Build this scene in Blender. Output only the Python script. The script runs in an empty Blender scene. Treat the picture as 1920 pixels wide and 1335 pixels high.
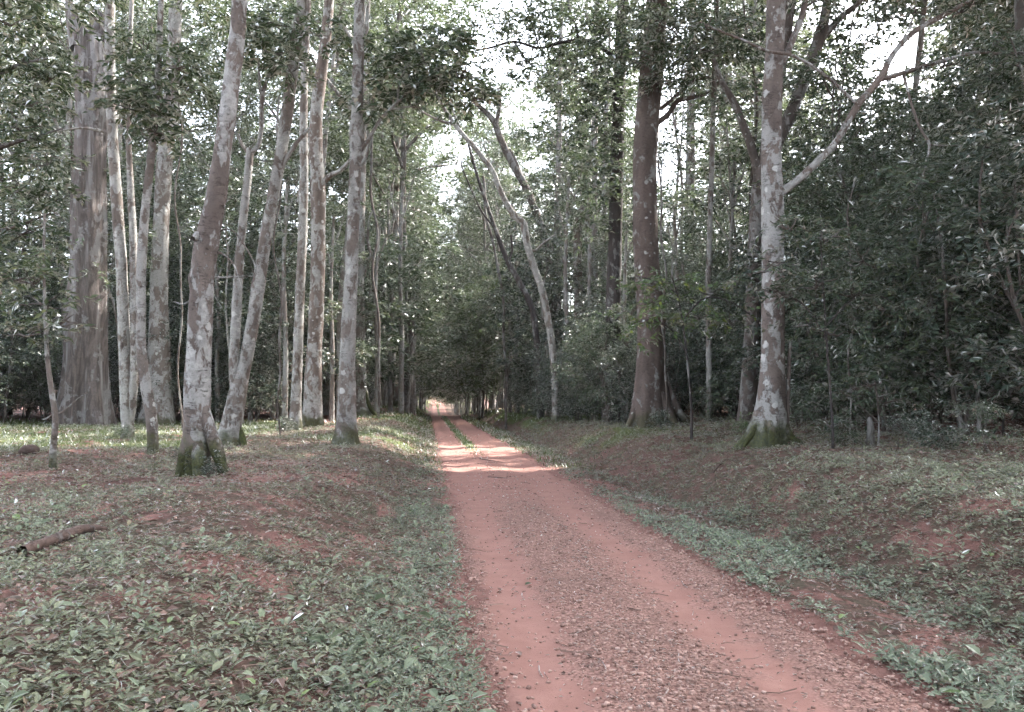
import bpy, math, random
import numpy as np
from mathutils import Vector, Matrix

scene = bpy.context.scene
C = scene.collection
R = math.radians

# ------------------------------------------------------------------ camera
FPX, CX, CY = 1478.0, 960.0, 667.5
EYE = np.array([0.0, 0.0, 1.62])
YAW, PITCH = R(5.7), R(3.1)
cam_d = bpy.data.cameras.new('camera')
cam_d.sensor_width = 36.0
cam_d.lens = 36.0 * FPX / 1920.0
cam_d.clip_end = 2000
cam = bpy.data.objects.new('camera', cam_d)
C.objects.link(cam)
cam.location = EYE
cam.rotation_euler = (R(90) + PITCH, 0, -YAW)
scene.camera = cam
FW = np.array([math.sin(YAW) * math.cos(PITCH), math.cos(YAW) * math.cos(PITCH), math.sin(PITCH)])
RT = np.array([math.cos(YAW), -math.sin(YAW), 0.0])
UP = np.cross(RT, FW)

# ------------------------------------------------------------------ world, sun, exposure
SUN_AZ, SUN_EL = R(62), R(50)
SUN = np.array([math.sin(SUN_AZ) * math.cos(SUN_EL), math.cos(SUN_AZ) * math.cos(SUN_EL), math.sin(SUN_EL)])
w = bpy.data.worlds.new('World')
scene.world = w
w.use_nodes = True
nt = w.node_tree
nt.nodes.clear()
wo = nt.nodes.new('ShaderNodeOutputWorld')
bg = nt.nodes.new('ShaderNodeBackground')
sky = nt.nodes.new('ShaderNodeTexSky')
sky.sky_type = 'NISHITA'
sky.sun_disc = False
sky.sun_elevation = SUN_EL
sky.sun_rotation = SUN_AZ
sky.dust_density = 3.0
sky.air_density = 1.0
sky.ozone_density = 1.0
hsv = nt.nodes.new('ShaderNodeHueSaturation')      # thin white overcast takes most of the blue out
hsv.inputs['Saturation'].default_value = 0.42
nt.links.new(sky.outputs[0], hsv.inputs['Color'])
nt.links.new(hsv.outputs[0], bg.inputs[0])
bg.inputs[1].default_value = 0.15
nt.links.new(bg.outputs[0], wo.inputs[0])

sun_d = bpy.data.lights.new('sun', 'SUN')
sun_d.energy = 2.7
sun_d.angle = R(0.7)
sun_d.color = (1.0, 0.95, 0.88)
sun = bpy.data.objects.new('sun', sun_d)
C.objects.link(sun)
sun.rotation_euler = Vector(SUN).to_track_quat('Z', 'Y').to_euler()

scene.view_settings.view_transform = 'Standard'
scene.view_settings.look = 'None'
scene.view_settings.exposure = 3.0
scene.view_settings.gamma = 1.0
scene.view_settings.use_curve_mapping = False
scene.render.engine = 'CYCLES'
cy = scene.cycles
cy.use_denoising = True
cy.use_adaptive_sampling = True
cy.adaptive_threshold = 0.04
cy.use_light_tree = False
cy.debug_use_spatial_splits = True
cy.max_bounces = 5
cy.diffuse_bounces = 3
cy.glossy_bounces = 2
cy.transmission_bounces = 4
cy.sample_clamp_indirect = 6.0

# ------------------------------------------------------------------ projection helpers
def ray(px, py):
    d = FW + RT * ((px - CX) / FPX) - UP * ((py - CY) / FPX)
    return d

def at(px, py, d):
    return EYE + ray(px, py) * d

def proj(P):
    P = np.asarray(P, float) - EYE
    z = P @ FW
    zz = np.where(np.abs(z) < 1e-3, 1e-3, z)
    return CX + (P @ RT) / zz * FPX, CY - (P @ UP) / zz * FPX, z

# ------------------------------------------------------------------ noise and terrain
def _hash(ix, iy, seed):
    h = (ix.astype(np.int64) * 374761393 + iy.astype(np.int64) * 668265263 + seed * 1442695041) & 0x7fffffff
    h = ((h ^ (h >> 13)) * 1274126177) & 0x7fffffff
    return ((h ^ (h >> 16)) & 0xffff) / 65535.0

def vnoise(x, y, seed=0):
    x = np.asarray(x, float); y = np.asarray(y, float)
    ix = np.floor(x); iy = np.floor(y)
    fx = x - ix; fy = y - iy
    fx = fx * fx * (3 - 2 * fx); fy = fy * fy * (3 - 2 * fy)
    a = _hash(ix, iy, seed); b = _hash(ix + 1, iy, seed)
    c = _hash(ix, iy + 1, seed); d = _hash(ix + 1, iy + 1, seed)
    return (a * (1 - fx) + b * fx) * (1 - fy) + (c * (1 - fx) + d * fx) * fy

def fbm(x, y, seed=0, oct=4):
    s = 0; a = 0.5; f = 1.0
    for k in range(oct):
        s = s + a * (vnoise(np.asarray(x) * f, np.asarray(y) * f, seed + k * 17) - 0.5)
        a *= 0.5; f *= 2.03
    return s

def sstep(a, b, x):
    t = np.clip((np.asarray(x, float) - a) / (b - a), 0, 1)
    return t * t * (3 - 2 * t)

def road_c(y):
    return 1.5 - 0.42 * sstep(0, 70, y)

def road_hw(y):
    return 1.17 + 0.09 * (vnoise(np.asarray(y, float) * 0.55, np.zeros_like(np.asarray(y, float)), 3) - 0.5)

def height(x, y):
    x = np.asarray(x, float); y = np.asarray(y, float)
    s = x - road_c(y)
    off = sstep(1.0, 2.2, np.abs(s))
    far = sstep(30, 70, y)
    hl = sstep(1.3, 3.3, -s) * (0.54 + 0.45 * far) - 0.10 * sstep(3.6, 7.0, -s) - 0.35 * far * sstep(5.5, 10, -s)
    hl = hl + 0.03 * sstep(1.15, 1.6, -s)
    hr = sstep(2.6, 4.2, s) * 0.62 + 0.28 * sstep(4.2, 8.0, s) - 0.13 * np.exp(-((s - 2.5) / 0.45) ** 2) + 0.03 * np.exp(-((s - 1.6) / 0.35) ** 2)
    h = np.where(s < 0, hl, hr)
    h = h + off * (0.30 * fbm(x * 0.35, y * 0.35, 5, 3) + 0.10 * fbm(x * 1.7, y * 1.7, 9, 3))
    h = h + off * sstep(2.6, 3.6, s) * 0.34 * fbm(x * 1.1, y * 0.9, 21, 4)
    # wheel ruts and the low crown of the track
    h = h - (1 - off) * (0.035 * np.exp(-((s + 0.8) / 0.3) ** 2) + 0.03 * np.exp(-((s - 0.55) / 0.3) ** 2))
    h = h + (1 - off) * 0.03 * fbm(x * 1.5, y * 0.7, 31, 3)
    # the ground dips and rises again far along the track
    h = h - 0.9 * sstep(70, 120, y) + 3.2 * sstep(125, 240, y) + 9.0 * sstep(240, 500, y)
    return h

def hz(x, y):
    return float(height(np.array([x]), np.array([y]))[0])

def ground_hit(px, py):
    d = ray(px, py)
    t = np.linspace(1.5, 160, 6000)
    P = EYE[None] + d[None] * t[:, None]
    below = P[:, 2] < height(P[:, 0], P[:, 1])
    i = int(np.argmax(below)) if below.any() else len(t) - 1
    p = P[i]
    return np.array([p[0], p[1], hz(p[0], p[1])]), float(t[i])

# ------------------------------------------------------------------ mesh helpers
def mesh_np(name, V, F, mat, smooth=False):
    V = np.asarray(V, np.float32); F = np.asarray(F, np.int32)
    me = bpy.data.meshes.new(name)
    k = F.shape[1]
    me.vertices.add(len(V)); me.vertices.foreach_set('co', V.ravel())
    me.loops.add(F.size); me.loops.foreach_set('vertex_index', F.ravel())
    me.polygons.add(len(F))
    me.polygons.foreach_set('loop_start', np.arange(0, F.size, k, dtype=np.int32))
    me.polygons.foreach_set('loop_total', np.full(len(F), k, np.int32))
    me.polygons.foreach_set('use_smooth', np.full(len(F), smooth, bool))
    if mat is not None:
        me.materials.append(mat)
    me.update(calc_edges=True)
    return me

def obj(name, me, parent=None, loc=(0, 0, 0)):
    o = bpy.data.objects.new(name, me)
    C.objects.link(o)
    o.location = loc
    if parent is not None:
        o.parent = parent
    return o

def tag(o, label=None, cat=None, group=None, kind=None):
    if label: o['label'] = label
    if cat: o['category'] = cat
    if group: o['group'] = group
    if kind: o['kind'] = kind
    return o

def thing(name, label, cat, loc, group=None, rz=0.0, sc=1.0):
    o = bpy.data.objects.new(name, None)
    C.objects.link(o)
    o.empty_display_size = 0.3
    o.location = loc; o.rotation_euler = (0, 0, rz); o.scale = (sc, sc, sc)
    return tag(o, label, cat, group)

def norm(v):
    return v / np.maximum(np.linalg.norm(v, axis=-1, keepdims=True), 1e-9)

def catmull(pts, n):
    """pts (m,k): smooth curve through the points, n samples."""
    P = np.asarray(pts, float)
    P = np.vstack([2 * P[0] - P[1], P, 2 * P[-1] - P[-2]])
    m = len(P) - 3
    t = np.linspace(0, m - 1e-6, n)
    i = t.astype(int); f = (t - i)[:, None]
    p0, p1, p2, p3 = P[i], P[i + 1], P[i + 2], P[i + 3]
    return 0.5 * (2 * p1 + (p2 - p0) * f + (2 * p0 - 5 * p1 + 4 * p2 - p3) * f ** 2 + (3 * p1 - p0 - 3 * p2 + p3) * f ** 3)

def tube(pts, rad, sides=10, lobes=(), rough=0.05, seed=0, bumps=(), flutes=0.0):
    """A tapered limb: pts (n,3), rad (n,). lobes: (angle, reach, height, width) buttresses above pts[0]."""
    pts = np.asarray(pts, float); rad = np.asarray(rad, float)
    n = len(pts)
    T = norm(np.gradient(pts, axis=0))
    ref = np.eye(3)[int(np.argmin(np.abs(T.mean(0))))]
    if lobes or abs(T.mean(0)[2]) > 0.8: ref = np.array([1.0, 0, 0])
    e1 = norm(ref[None] - (T @ ref)[:, None] * T)
    e2 = np.cross(T, e1)
    th = np.linspace(0, 2 * np.pi, sides, endpoint=False)
    hh = np.concatenate([[0], np.cumsum(np.linalg.norm(np.diff(pts, axis=0), axis=1))])
    rg = np.random.default_rng(seed)
    ph = rg.uniform(0, 6.28, 12)
    H, TH = hh[:, None], th[None]
    sc = 1.0 / max(rad.max(), 0.02)
    nz = (np.sin(2 * TH + ph[0] + H * sc * 0.23) * 0.5 + np.sin(3 * TH + ph[1] - H * sc * 0.31) * 0.4
          + np.sin(TH + ph[2] + H * sc * 0.6) * 0.5 + np.sin(5 * TH + ph[3] + H * sc * 0.9) * 0.25
          + np.sin(H * sc * 1.3 + ph[4]) * 0.4 + np.sin(7 * TH + ph[5] + H * sc * 1.7) * 0.15)
    r = rad[:, None] * (1 + rough * nz)
    if flutes:
        r = r * (1 + flutes * (np.sin(6 * TH + ph[6] + 0.5 * np.sin(H * 0.3)) * 0.5 + np.sin(11 * TH + ph[7] + 0.7 * np.sin(H * 0.45 + ph[8])) * 0.5))
    for (a, reach, lh, lw) in lobes:
        dth = (TH - a + np.pi) % (2 * np.pi) - np.pi
        r = r + reach * np.exp(-(dth / lw) ** 2) * np.exp(-np.maximum(H - 0.25, 0) / lh)
    for (bh, a, amp, sz) in bumps:
        dth = (TH - a + np.pi) % (2 * np.pi) - np.pi
        q = ((H - bh) / sz) ** 2 + (dth * rad[:, None] / sz) ** 2
        r = r + amp * np.exp(-q) - amp * 0.9 * np.exp(-q * 7)
    V = pts[:, None] + r[..., None] * (np.cos(th)[None, :, None] * e1[:, None] + np.sin(th)[None, :, None] * e2[:, None])
    V = V.reshape(-1, 3)
    i = np.arange(n - 1)[:, None]; j = np.arange(sides)[None]
    a = i * sides + j; b = i * sides + (j + 1) % sides
    F = np.stack([a, b, b + sides, a + sides], -1).reshape(-1, 4)
    return V, F

def join(parts):
    Vs, Fs, o = [], [], 0
    for V, F in parts:
        Vs.append(V); Fs.append(F + o); o += len(V)
    return np.vstack(Vs), np.vstack(Fs)

# ------------------------------------------------------------------ leaves
def leaves_mesh(pos, ld, ln, L, W, fold=0.18):
    ln = norm(ln - (ln * ld).sum(-1, keepdims=True) * ld)
    sd = np.cross(ld, ln)
    n = len(pos)
    L = L[:, None]; W = W[:, None]
    V = np.empty((n, 4, 3))
    V[:, 0] = pos
    V[:, 1] = pos + ld * L * 0.42 + sd * W * 0.5 + ln * W * fold
    V[:, 2] = pos + ld * L - ln * L * 0.08
    V[:, 3] = pos + ld * L * 0.42 - sd * W * 0.5 + ln * W * fold
    b = (np.arange(n) * 4)[:, None]
    F = np.concatenate([b + np.array([[0, 1, 2]]), b + np.array([[0, 2, 3]])], 1).reshape(-1, 3)
    return V.reshape(-1, 3), F

def leaves_mesh5(pos, ld, ln, L, W, fold=0.14, droop=0.18):
    """five-vertex leaf with a drooping tip, for plants near the camera"""
    ln = norm(ln - (ln * ld).sum(-1, keepdims=True) * ld)
    sd = np.cross(ld, ln)
    n = len(pos)
    L = L[:, None]; W = W[:, None]
    V = np.empty((n, 7, 3))
    V[:, 0] = pos
    V[:, 1] = pos + ld * L * 0.28 + sd * W * 0.42 + ln * W * fold
    V[:, 2] = pos + ld * L * 0.66 + sd * W * 0.40 + ln * (W * fold - L * droop * 0.3)
    V[:, 3] = pos + ld * L * 0.97 - ln * L * droop
    V[:, 4] = pos + ld * L * 0.66 - sd * W * 0.40 + ln * (W * fold - L * droop * 0.3)
    V[:, 5] = pos + ld * L * 0.28 - sd * W * 0.42 + ln * W * fold
    V[:, 6] = pos + ld * L * 0.5 - ln * L * droop * 0.1
    b = (np.arange(n) * 7)[:, None]
    F = np.concatenate([b + np.array([t]) for t in ([0, 1, 6], [1, 2, 6], [2, 3, 6], [3, 4, 6], [4, 5, 6], [5, 0, 6])], 1).reshape(-1, 3)
    return V.reshape(-1, 3), F

def sprays(rg, P, D, nl, slen, L, W, tilt=0.45, droop=0.25):
    """flat leafy twigs: nl leaves set left and right along each twig"""
    s = len(P)
    up = np.array([0, 0, 1.0])
    side = norm(np.cross(D, up[None]) + 1e-4)
    nr = norm(np.cross(side, D) + rg.normal(0, tilt * 0.6, (s, 3)))
    t = (np.linspace(0.12, 1, nl)[None] + rg.uniform(-.06, .06, (s, nl)))[..., None]
    sl = (slen * rg.uniform(.6, 1.3, (s, 1)))[..., None]
    sg = np.where((np.arange(nl) % 2) == 0, 1.0, -1.0)[None, :, None]
    pos = P[:, None] + D[:, None] * t * sl - up * droop * t ** 2 * sl + rg.normal(0, .04, (s, nl, 3)) * slen
    ld = norm(D[:, None] * 0.6 + side[:, None] * sg * 0.8 + rg.normal(0, .35, (s, nl, 3)) - up * 0.18)
    ln = norm(nr[:, None] + rg.normal(0, tilt, (s, nl, 3)))
    k = s * nl
    Ls = L * rg.uniform(.65, 1.25, k); Ws = W * rg.uniform(.7, 1.2, k)
    return pos.reshape(k, 3), ld.reshape(k, 3), ln.reshape(k, 3), Ls, Ws

def clump_sprays(rg, c, rad, ns):
    u = norm(rg.normal(0, 1, (ns, 3)))
    rr = 0.25 + 0.75 * rg.uniform(0, 1, (ns, 1)) ** 0.6
    P = c + u * rr * np.asarray(rad)
    D = norm(u * np.array([1, 1, 0.25]) + rg.normal(0, .45, (ns, 3)) * np.array([1, 1, .45]))
    return P, D

def crown_leaves(rg, clumps, nl, slen, L, W, keep=None, **kw):
    """clumps: (centre, radii, number of sprays). Returns a leaf mesh (V, F)."""
    Ps, Ds = [], []
    for c, rad, ns in clumps:
        P, D = clump_sprays(rg, np.asarray(c, float), rad, int(ns))
        Ps.append(P); Ds.append(D)
    P = np.vstack(Ps); D = np.vstack(Ds)
    if keep is not None:
        m = keep(P)
        P, D = P[m], D[m]
    return leaves_mesh(*sprays(rg, P, D, nl, slen, L, W, **kw))

def limb(a, b, r0, r1, rg, sides=5, n=8, sag=0.12):
    """a crooked branch from a to b"""
    a = np.asarray(a, float); b = np.asarray(b, float)
    L = np.linalg.norm(b - a)
    m1 = a + (b - a) * 0.35 + rg.normal(0, 1, 3) * L * 0.07 + np.array([0, 0, L * sag])
    m2 = a + (b - a) * 0.7 + rg.normal(0, 1, 3) * L * 0.07 + np.array([0, 0, L * sag * 0.6])
    return tube(catmull([a, m1, m2, b], n), np.linspace(r0, r1, n), sides, seed=int(rg.integers(1e6)))

# ------------------------------------------------------------------ materials
def new_mat(name):
    m = bpy.data.materials.new(name); m.use_nodes = True
    n = m.node_tree; n.nodes.clear()
    out = n.nodes.new('ShaderNodeOutputMaterial')
    return m, n, out

class NB:
    """small node-building shorthand"""
    def __init__(s, nt): s.t = nt
    def n(s, typ, ins=None, **kw):
        x = s.t.nodes.new(typ)
        for k, v in kw.items(): setattr(x, k, v)
        for k, v in (ins or {}).items():
            if hasattr(v, 'links') or isinstance(v, bpy.types.NodeSocket): s.t.links.new(v, x.inputs[k])
            else: x.inputs[k].default_value = v
        return x
    def mix(s, f, a, b, blend='MIX'):
        x = s.t.nodes.new('ShaderNodeMix'); x.data_type = 'RGBA'; x.blend_type = blend
        for sock, v in ((x.inputs[0], f), (x.inputs[6], a), (x.inputs[7], b)):
            if isinstance(v, bpy.types.NodeSocket): s.t.links.new(v, sock)
            else: sock.default_value = v if not isinstance(v, tuple) or len(v) == 4 else (*v, 1)
        return x.outputs[2]
    def math(s, op, a, b=0.0, clamp=False):
        x = s.t.nodes.new('ShaderNodeMath'); x.operation = op; x.use_clamp = clamp
        for i, v in enumerate((a, b)):
            if isinstance(v, bpy.types.NodeSocket): s.t.links.new(v, x.inputs[i])
            else: x.inputs[i].default_value = v
        return x.outputs[0]
    def ramp(s, v, lo, hi):
        x = s.t.nodes.new('ShaderNodeMapRange'); x.interpolation_type = 'SMOOTHSTEP'
        s.t.links.new(v, x.inputs[0]); x.inputs[1].default_value = lo; x.inputs[2].default_value = hi
        return x.outputs[0]
    def noise(s, vec, scale, detail=4, rough=.55, dist=0.0):
        x = s.n('ShaderNodeTexNoise', {'Scale': scale, 'Detail': detail, 'Roughness': rough, 'Distortion': dist})
        s.t.links.new(vec, x.inputs['Vector'])
        return x.outputs['Fac']

def leaf_mat(name, c1, c2, c3=None, trans=0.30, rough=0.58, spec=0.30):
    """c1..c2 leaf to leaf, a few leaves of c3"""
    m, t, out = new_mat(name); b = NB(t)
    g = b.n('ShaderNodeNewGeometry')
    rnd = g.outputs['Random Per Island']
    col = b.mix(rnd, c1, c2)
    if c3:
        f = b.ramp(b.math('FRACT', b.math('MULTIPLY', rnd, 17.31)), 0.9, 0.97)
        col = b.mix(f, col, c3)
    df = b.n('ShaderNodeBsdfDiffuse', {'Color': col})
    gl = b.n('ShaderNodeBsdfGlossy', {'Color': (1, 1, 1, 1), 'Roughness': rough})
    fr = b.n('ShaderNodeFresnel', {'IOR': 1.0 + spec})
    pb = b.n('ShaderNodeMixShader', {0: fr.outputs[0], 1: df.outputs[0], 2: gl.outputs[0]})
    tr = b.n('ShaderNodeBsdfTranslucent', {'Color': b.mix(0.45, col, (0.12, 0.16, 0.06))})
    mx = b.n('ShaderNodeMixShader', {0: trans, 1: pb.outputs[0], 2: tr.outputs[0]})
    t.links.new(mx.outputs[0], out.inputs[0])
    return m

def bark_mat(name, base1, base2, lichen, lich_amt, spot_amt, moss=0.0, moss_h=0.7, rings=0.5, scale=1.0, vert=False):
    m, t, out = new_mat(name); b = NB(t)
    tc = b.n('ShaderNodeTexCoord')
    oi = b.n('ShaderNodeObjectInfo')
    off = b.n('ShaderNodeVectorMath', {0: tc.outputs['Object']}, operation='ADD')
    rv = b.n('ShaderNodeCombineXYZ', {0: b.math('MULTIPLY', oi.outputs['Random'], 57.0), 2: b.math('MULTIPLY', oi.outputs['Random'], 131.0)})
    t.links.new(rv.outputs[0], off.inputs[1])
    v = off.outputs[0]
    def mapped(sx, sy, sz):
        return b.n('ShaderNodeMapping', {'Vector': v, 'Scale': (sx, sy, sz)}).outputs[0]
    vz = mapped(1, 1, 0.45)
    fine = b.noise(v, 14 * scale, 5, .65)
    big = b.noise(vz, 2.2 * scale, 4, .6, 0.4)
    col = b.mix(b.ramp(big, .35, .65), base1, base2)
    col = b.mix(b.math('MULTIPLY', b.ramp(fine, .45, .75), .45), col, tuple(x * .5 for x in base1))
    bump = b.math('MULTIPLY', fine, .4)
    if vert:                                              # long vertical plates and runnels
        vp = b.noise(mapped(2.6, 2.6, .34), 2.2 * scale, 7, .72, 1.6)
        col = b.mix(b.ramp(vp, .42, .6), col, tuple(x * .42 for x in base2))
        col = b.mix(b.ramp(b.noise(mapped(3, 3, .22), 1.3 * scale, 4, .6), .52, .66), col, lichen)
        bump = b.math('ADD', bump, b.math('MULTIPLY', vp, -3.0))
    # crusts of lichen with crisp lobed edges
    if lich_amt > 0:
        l1 = b.noise(mapped(1, 1, .6), 3.9 * scale, 8, .66, .45)
        lv = b.noise(v, 9 * scale, 4, .65)
        l1 = b.math('ADD', l1, b.math('MULTIPLY', b.math('SUBTRACT', lv, .5), .22))
        l1 = b.math('ADD', l1, b.math('MULTIPLY', b.math('SUBTRACT', b.noise(v, .75 * scale, 2, .5), .5), .42))
        lm = b.ramp(l1, .60 - .25 * lich_amt, .652 - .25 * lich_amt)
        lw = b.noise(v, 1.1 * scale, 2, .5)
        lcol = b.mix(b.ramp(lv, .35, .65), lichen, tuple(x * .62 for x in lichen))
        lcol = b.mix(b.ramp(lw, .4, .65), lcol, tuple(x * .72 for x in lichen))
        col = b.mix(b.math('MULTIPLY', lm, .88), col, lcol)
        col = b.mix(b.math('MULTIPLY', b.ramp(b.noise(v, 38 * scale, 3, .7), .56, .68), .5), col, tuple(x * .4 for x in base1))
        bump = b.math('ADD', bump, b.math('MULTIPLY', lm, .35))
    if spot_amt > 0:
        dv = b.n('ShaderNodeVectorMath', {0: v, 1: b.n('ShaderNodeVectorMath', {0: b.n('ShaderNodeTexNoise', {'Vector': v, 'Scale': 11.0 * scale, 'Detail': 5.0, 'Roughness': .7}).outputs['Color'], 1: (.16 / scale, .16 / scale, .16 / scale)}, operation='MULTIPLY').outputs[0]}, operation='ADD').outputs[0]
        vo = b.n('ShaderNodeTexVoronoi', {'Vector': dv, 'Scale': 6.5 * scale, 'Randomness': 1.0})
        hs = b.n('ShaderNodeSeparateColor', {'Color': vo.outputs['Color']})
        lim = b.math('MULTIPLY', b.math('POWER', hs.outputs[0], 2.4), .62 * spot_amt)
        lim = b.math('MULTIPLY', lim, b.ramp(b.noise(v, 1.7 * scale, 3, .6), .40, .62))
        sm = b.ramp(b.math('SUBTRACT', lim, vo.outputs['Distance']), 0.0, .035)
        col = b.mix(b.math('MULTIPLY', sm, .9), col, tuple(min(x * 1.12, .75) for x in lichen))
        bump = b.math('ADD', bump, b.math('MULTIPLY', sm, .3))
    if rings > 0:                                         # thin cross cracks
        rn = b.noise(mapped(1.6, 1.6, 9.0), 2.4 * scale, 4, .6, .3)
        rm = b.ramp(b.math('ABSOLUTE', b.math('SUBTRACT', rn, .5)), .022, .0)
        rm = b.math('MULTIPLY', rm, b.ramp(b.noise(v, 5 * scale, 2), .45, .6))
        col = b.mix(b.math('MULTIPLY', rm, rings), col, (.035, .028, .025))
        bump = b.math('ADD', bump, b.math('MULTIPLY', rm, -.6))
    if moss > 0:
        sp = b.n('ShaderNodeSeparateXYZ', {0: tc.outputs['Object']})
        mh = b.math('ADD', sp.outputs[2], b.math('MULTIPLY', b.math('SUBTRACT', b.noise(v, 3.5, 4, .6), .5), 2.2 * moss_h))
        mm = b.math('MULTIPLY', b.ramp(mh, moss_h, moss_h * .25), moss)
        mcol = b.mix(b.ramp(b.noise(v, 25, 3), .35, .65), (.075, .085, .022), (.03, .038, .014))
        col = b.mix(mm, col, mcol)
        bump = b.math('ADD', bump, b.math('MULTIPLY', b.math('MULTIPLY', mm, b.noise(v, 40, 3)), 1.0))
    bp = b.n('ShaderNodeBump', {'Height': bump, 'Strength': .75, 'Distance': .04})
    pb = b.n('ShaderNodeBsdfPrincipled', {'Base Color': col, 'Roughness': .82, 'Specular IOR Level': .3, 'Normal': bp.outputs[0]})
    t.links.new(pb.outputs[0], out.inputs[0])
    return m

M = {}
LICH = (.47, .462, .445)
M['pale'] = bark_mat('bark_pale_lichen', (.145, .118, .104), (.215, .182, .162), LICH, .60, .9, moss=.75, moss_h=.5, rings=.95)
M['pink'] = bark_mat('bark_pinkish_lichen', (.135, .108, .097), (.20, .165, .148), (.48, .475, .465), .44, 1.1, moss=.9, moss_h=.62, rings=.9)
M['brown'] = bark_mat('bark_smooth_brown', (.105, .08, .071), (.15, .115, .102), (.38, .375, .365), .10, .9, moss=.5, moss_h=.5, rings=.35)
M['brownpale'] = bark_mat('bark_brown_spotted', (.135, .104, .09), (.195, .155, .135), LICH, .42, .9, moss=.8, moss_h=.6, rings=.6)
M['dark'] = bark_mat('bark_dark', (.045, .038, .038), (.075, .062, .058), (.30, .30, .29), .08, .5, rings=.2)
M['snag'] = bark_mat('bark_old_fluted', (.125, .105, .10), (.165, .135, .122), (.30, .288, .285), .28, 0, rings=.1, scale=.6, vert=True)
M['far'] = bark_mat('bark_grey_slender', (.17, .14, .125), (.25, .215, .195), (.42, .415, .40), .55, .5, rings=.4)
M['fard'] = bark_mat('bark_grey_dark', (.08, .065, .058), (.13, .105, .092), (.30, .29, .28), .35, .5, rings=.3)
M['log'] = bark_mat('bark_fallen', (.075, .05, .042), (.12, .08, .068), (.22, .19, .18), .15, .0, rings=.3)
M['mossy'] = bark_mat('bark_moss_covered', (.07, .055, .04), (.10, .085, .055), (.20, .2, .17), .15, .2, moss=.95, moss_h=3.0, rings=.1)

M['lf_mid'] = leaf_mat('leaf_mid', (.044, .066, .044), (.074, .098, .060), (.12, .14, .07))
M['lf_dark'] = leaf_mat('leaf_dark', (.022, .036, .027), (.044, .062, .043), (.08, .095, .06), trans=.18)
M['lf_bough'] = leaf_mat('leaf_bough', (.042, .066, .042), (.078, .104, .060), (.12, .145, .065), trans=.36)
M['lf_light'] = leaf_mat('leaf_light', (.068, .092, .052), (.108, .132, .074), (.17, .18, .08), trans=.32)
M['lf_fresh'] = leaf_mat('leaf_fresh', (.08, .13, .055), (.13, .185, .07), (.24, .28, .06), trans=.35)
M['cover'] = leaf_mat('leaf_groundcover', (.145, .162, .105), (.255, .272, .18), (.23, .20, .13), trans=.2, rough=.6, spec=.3)
M['cover_blue'] = leaf_mat('leaf_groundcover_bluish', (.11, .145, .10), (.20, .24, .168), (.2, .2, .13), trans=.2, rough=.55, spec=.35)
M['seedling'] = leaf_mat('leaf_seedling', (.13, .165, .105), (.225, .265, .18), (.16, .22, .08), trans=.22, rough=.55, spec=.35)
M['cover_dry'] = leaf_mat('leaf_groundcover_olive', (.105, .118, .068), (.17, .172, .105), (.22, .17, .12), trans=.2, rough=.65, spec=.28)
M['grass'] = leaf_mat('grass_blade', (.10, .135, .055), (.155, .19, .08), (.2, .2, .1), trans=.25, rough=.7, spec=.2)
M['litter'] = leaf_mat('leaf_litter', (.12, .075, .062), (.23, .15, .125), (.25, .175, .145), trans=.08, rough=.7, spec=.25)
#@@STRUCT

# ------------------------------------------------------------------ ground and track
def soil_masks(x, y):
    """r bare red soil, g short grass, b dark litter: what grows or lies where"""
    s = x - road_c(y)
    n1 = fbm(x * 0.8, y * 0.8, 41, 4); n2 = fbm(x * 0.35, y * 0.35, 43, 4)
    n3 = fbm(x * 3.1, y * 3.1, 47, 3)
    bare = sstep(.06, .2, n1 + .7 * n3) * np.where(s > 2.4, .3, .75)
    bare = np.maximum(bare, sstep(1.6, 1.15, np.abs(s) + .6 * n3) * .95)
    for (cx, cyy, rx, ry) in BARE:
        bare = np.maximum(bare, np.where(s > 0, 1.2, 1.0) * np.exp(-(((x - cx) / rx) ** 2 + ((y - cyy) / ry) ** 2) ** 1.5) * (0.45 + 1.0 * n1 + 1.3 * n3))
    grass = sstep(-4.2, -7.0, x + 2.5 * n2) * sstep(15.5, 20, y + 4 * n2) * sstep(46, 34, y)
    grass = np.maximum(grass, .75 * sstep(17, 24, y) * sstep(-.12, .15, n2 + .1) * np.where(s < 0, sstep(1.4, 2.2, -s) * sstep(7, 5, -s), sstep(2.6, 3.6, s) * sstep(7.5, 6, s)))
    dark = sstep(-.05, .2, n2) * .7
    dark = np.maximum(dark, sstep(7.0, 9.0, s))
    dark = np.maximum(dark, sstep(34, 44, y) * sstep(3, 6, -s))
    return np.clip(bare, 0, 1), np.clip(grass, 0, 1), np.clip(dark, 0, 1)

BARE = []
for (px, py, rx, ry) in ((430, 945, 1.0, .8), (560, 955, .9, .7), (520, 1010, .8, .5), (250, 1120, 1.0, .4), (100, 1165, .8, .4),
                         (1480, 925, .5, .5), (1790, 1000, .6, .9), (1850, 960, .6, .7), (1700, 1010, .5, .6), (1440, 1010, .5, .3), (700, 1010, .7, .6)):
    p, _ = ground_hit(px, py)
    BARE.append((p[0], p[1], rx, ry))

def axis(*segs):
    out = []
    for a, b, n in segs: out.append(np.linspace(a, b, n, endpoint=False))
    return np.concatenate(out + [[segs[-1][1]]])

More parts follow.
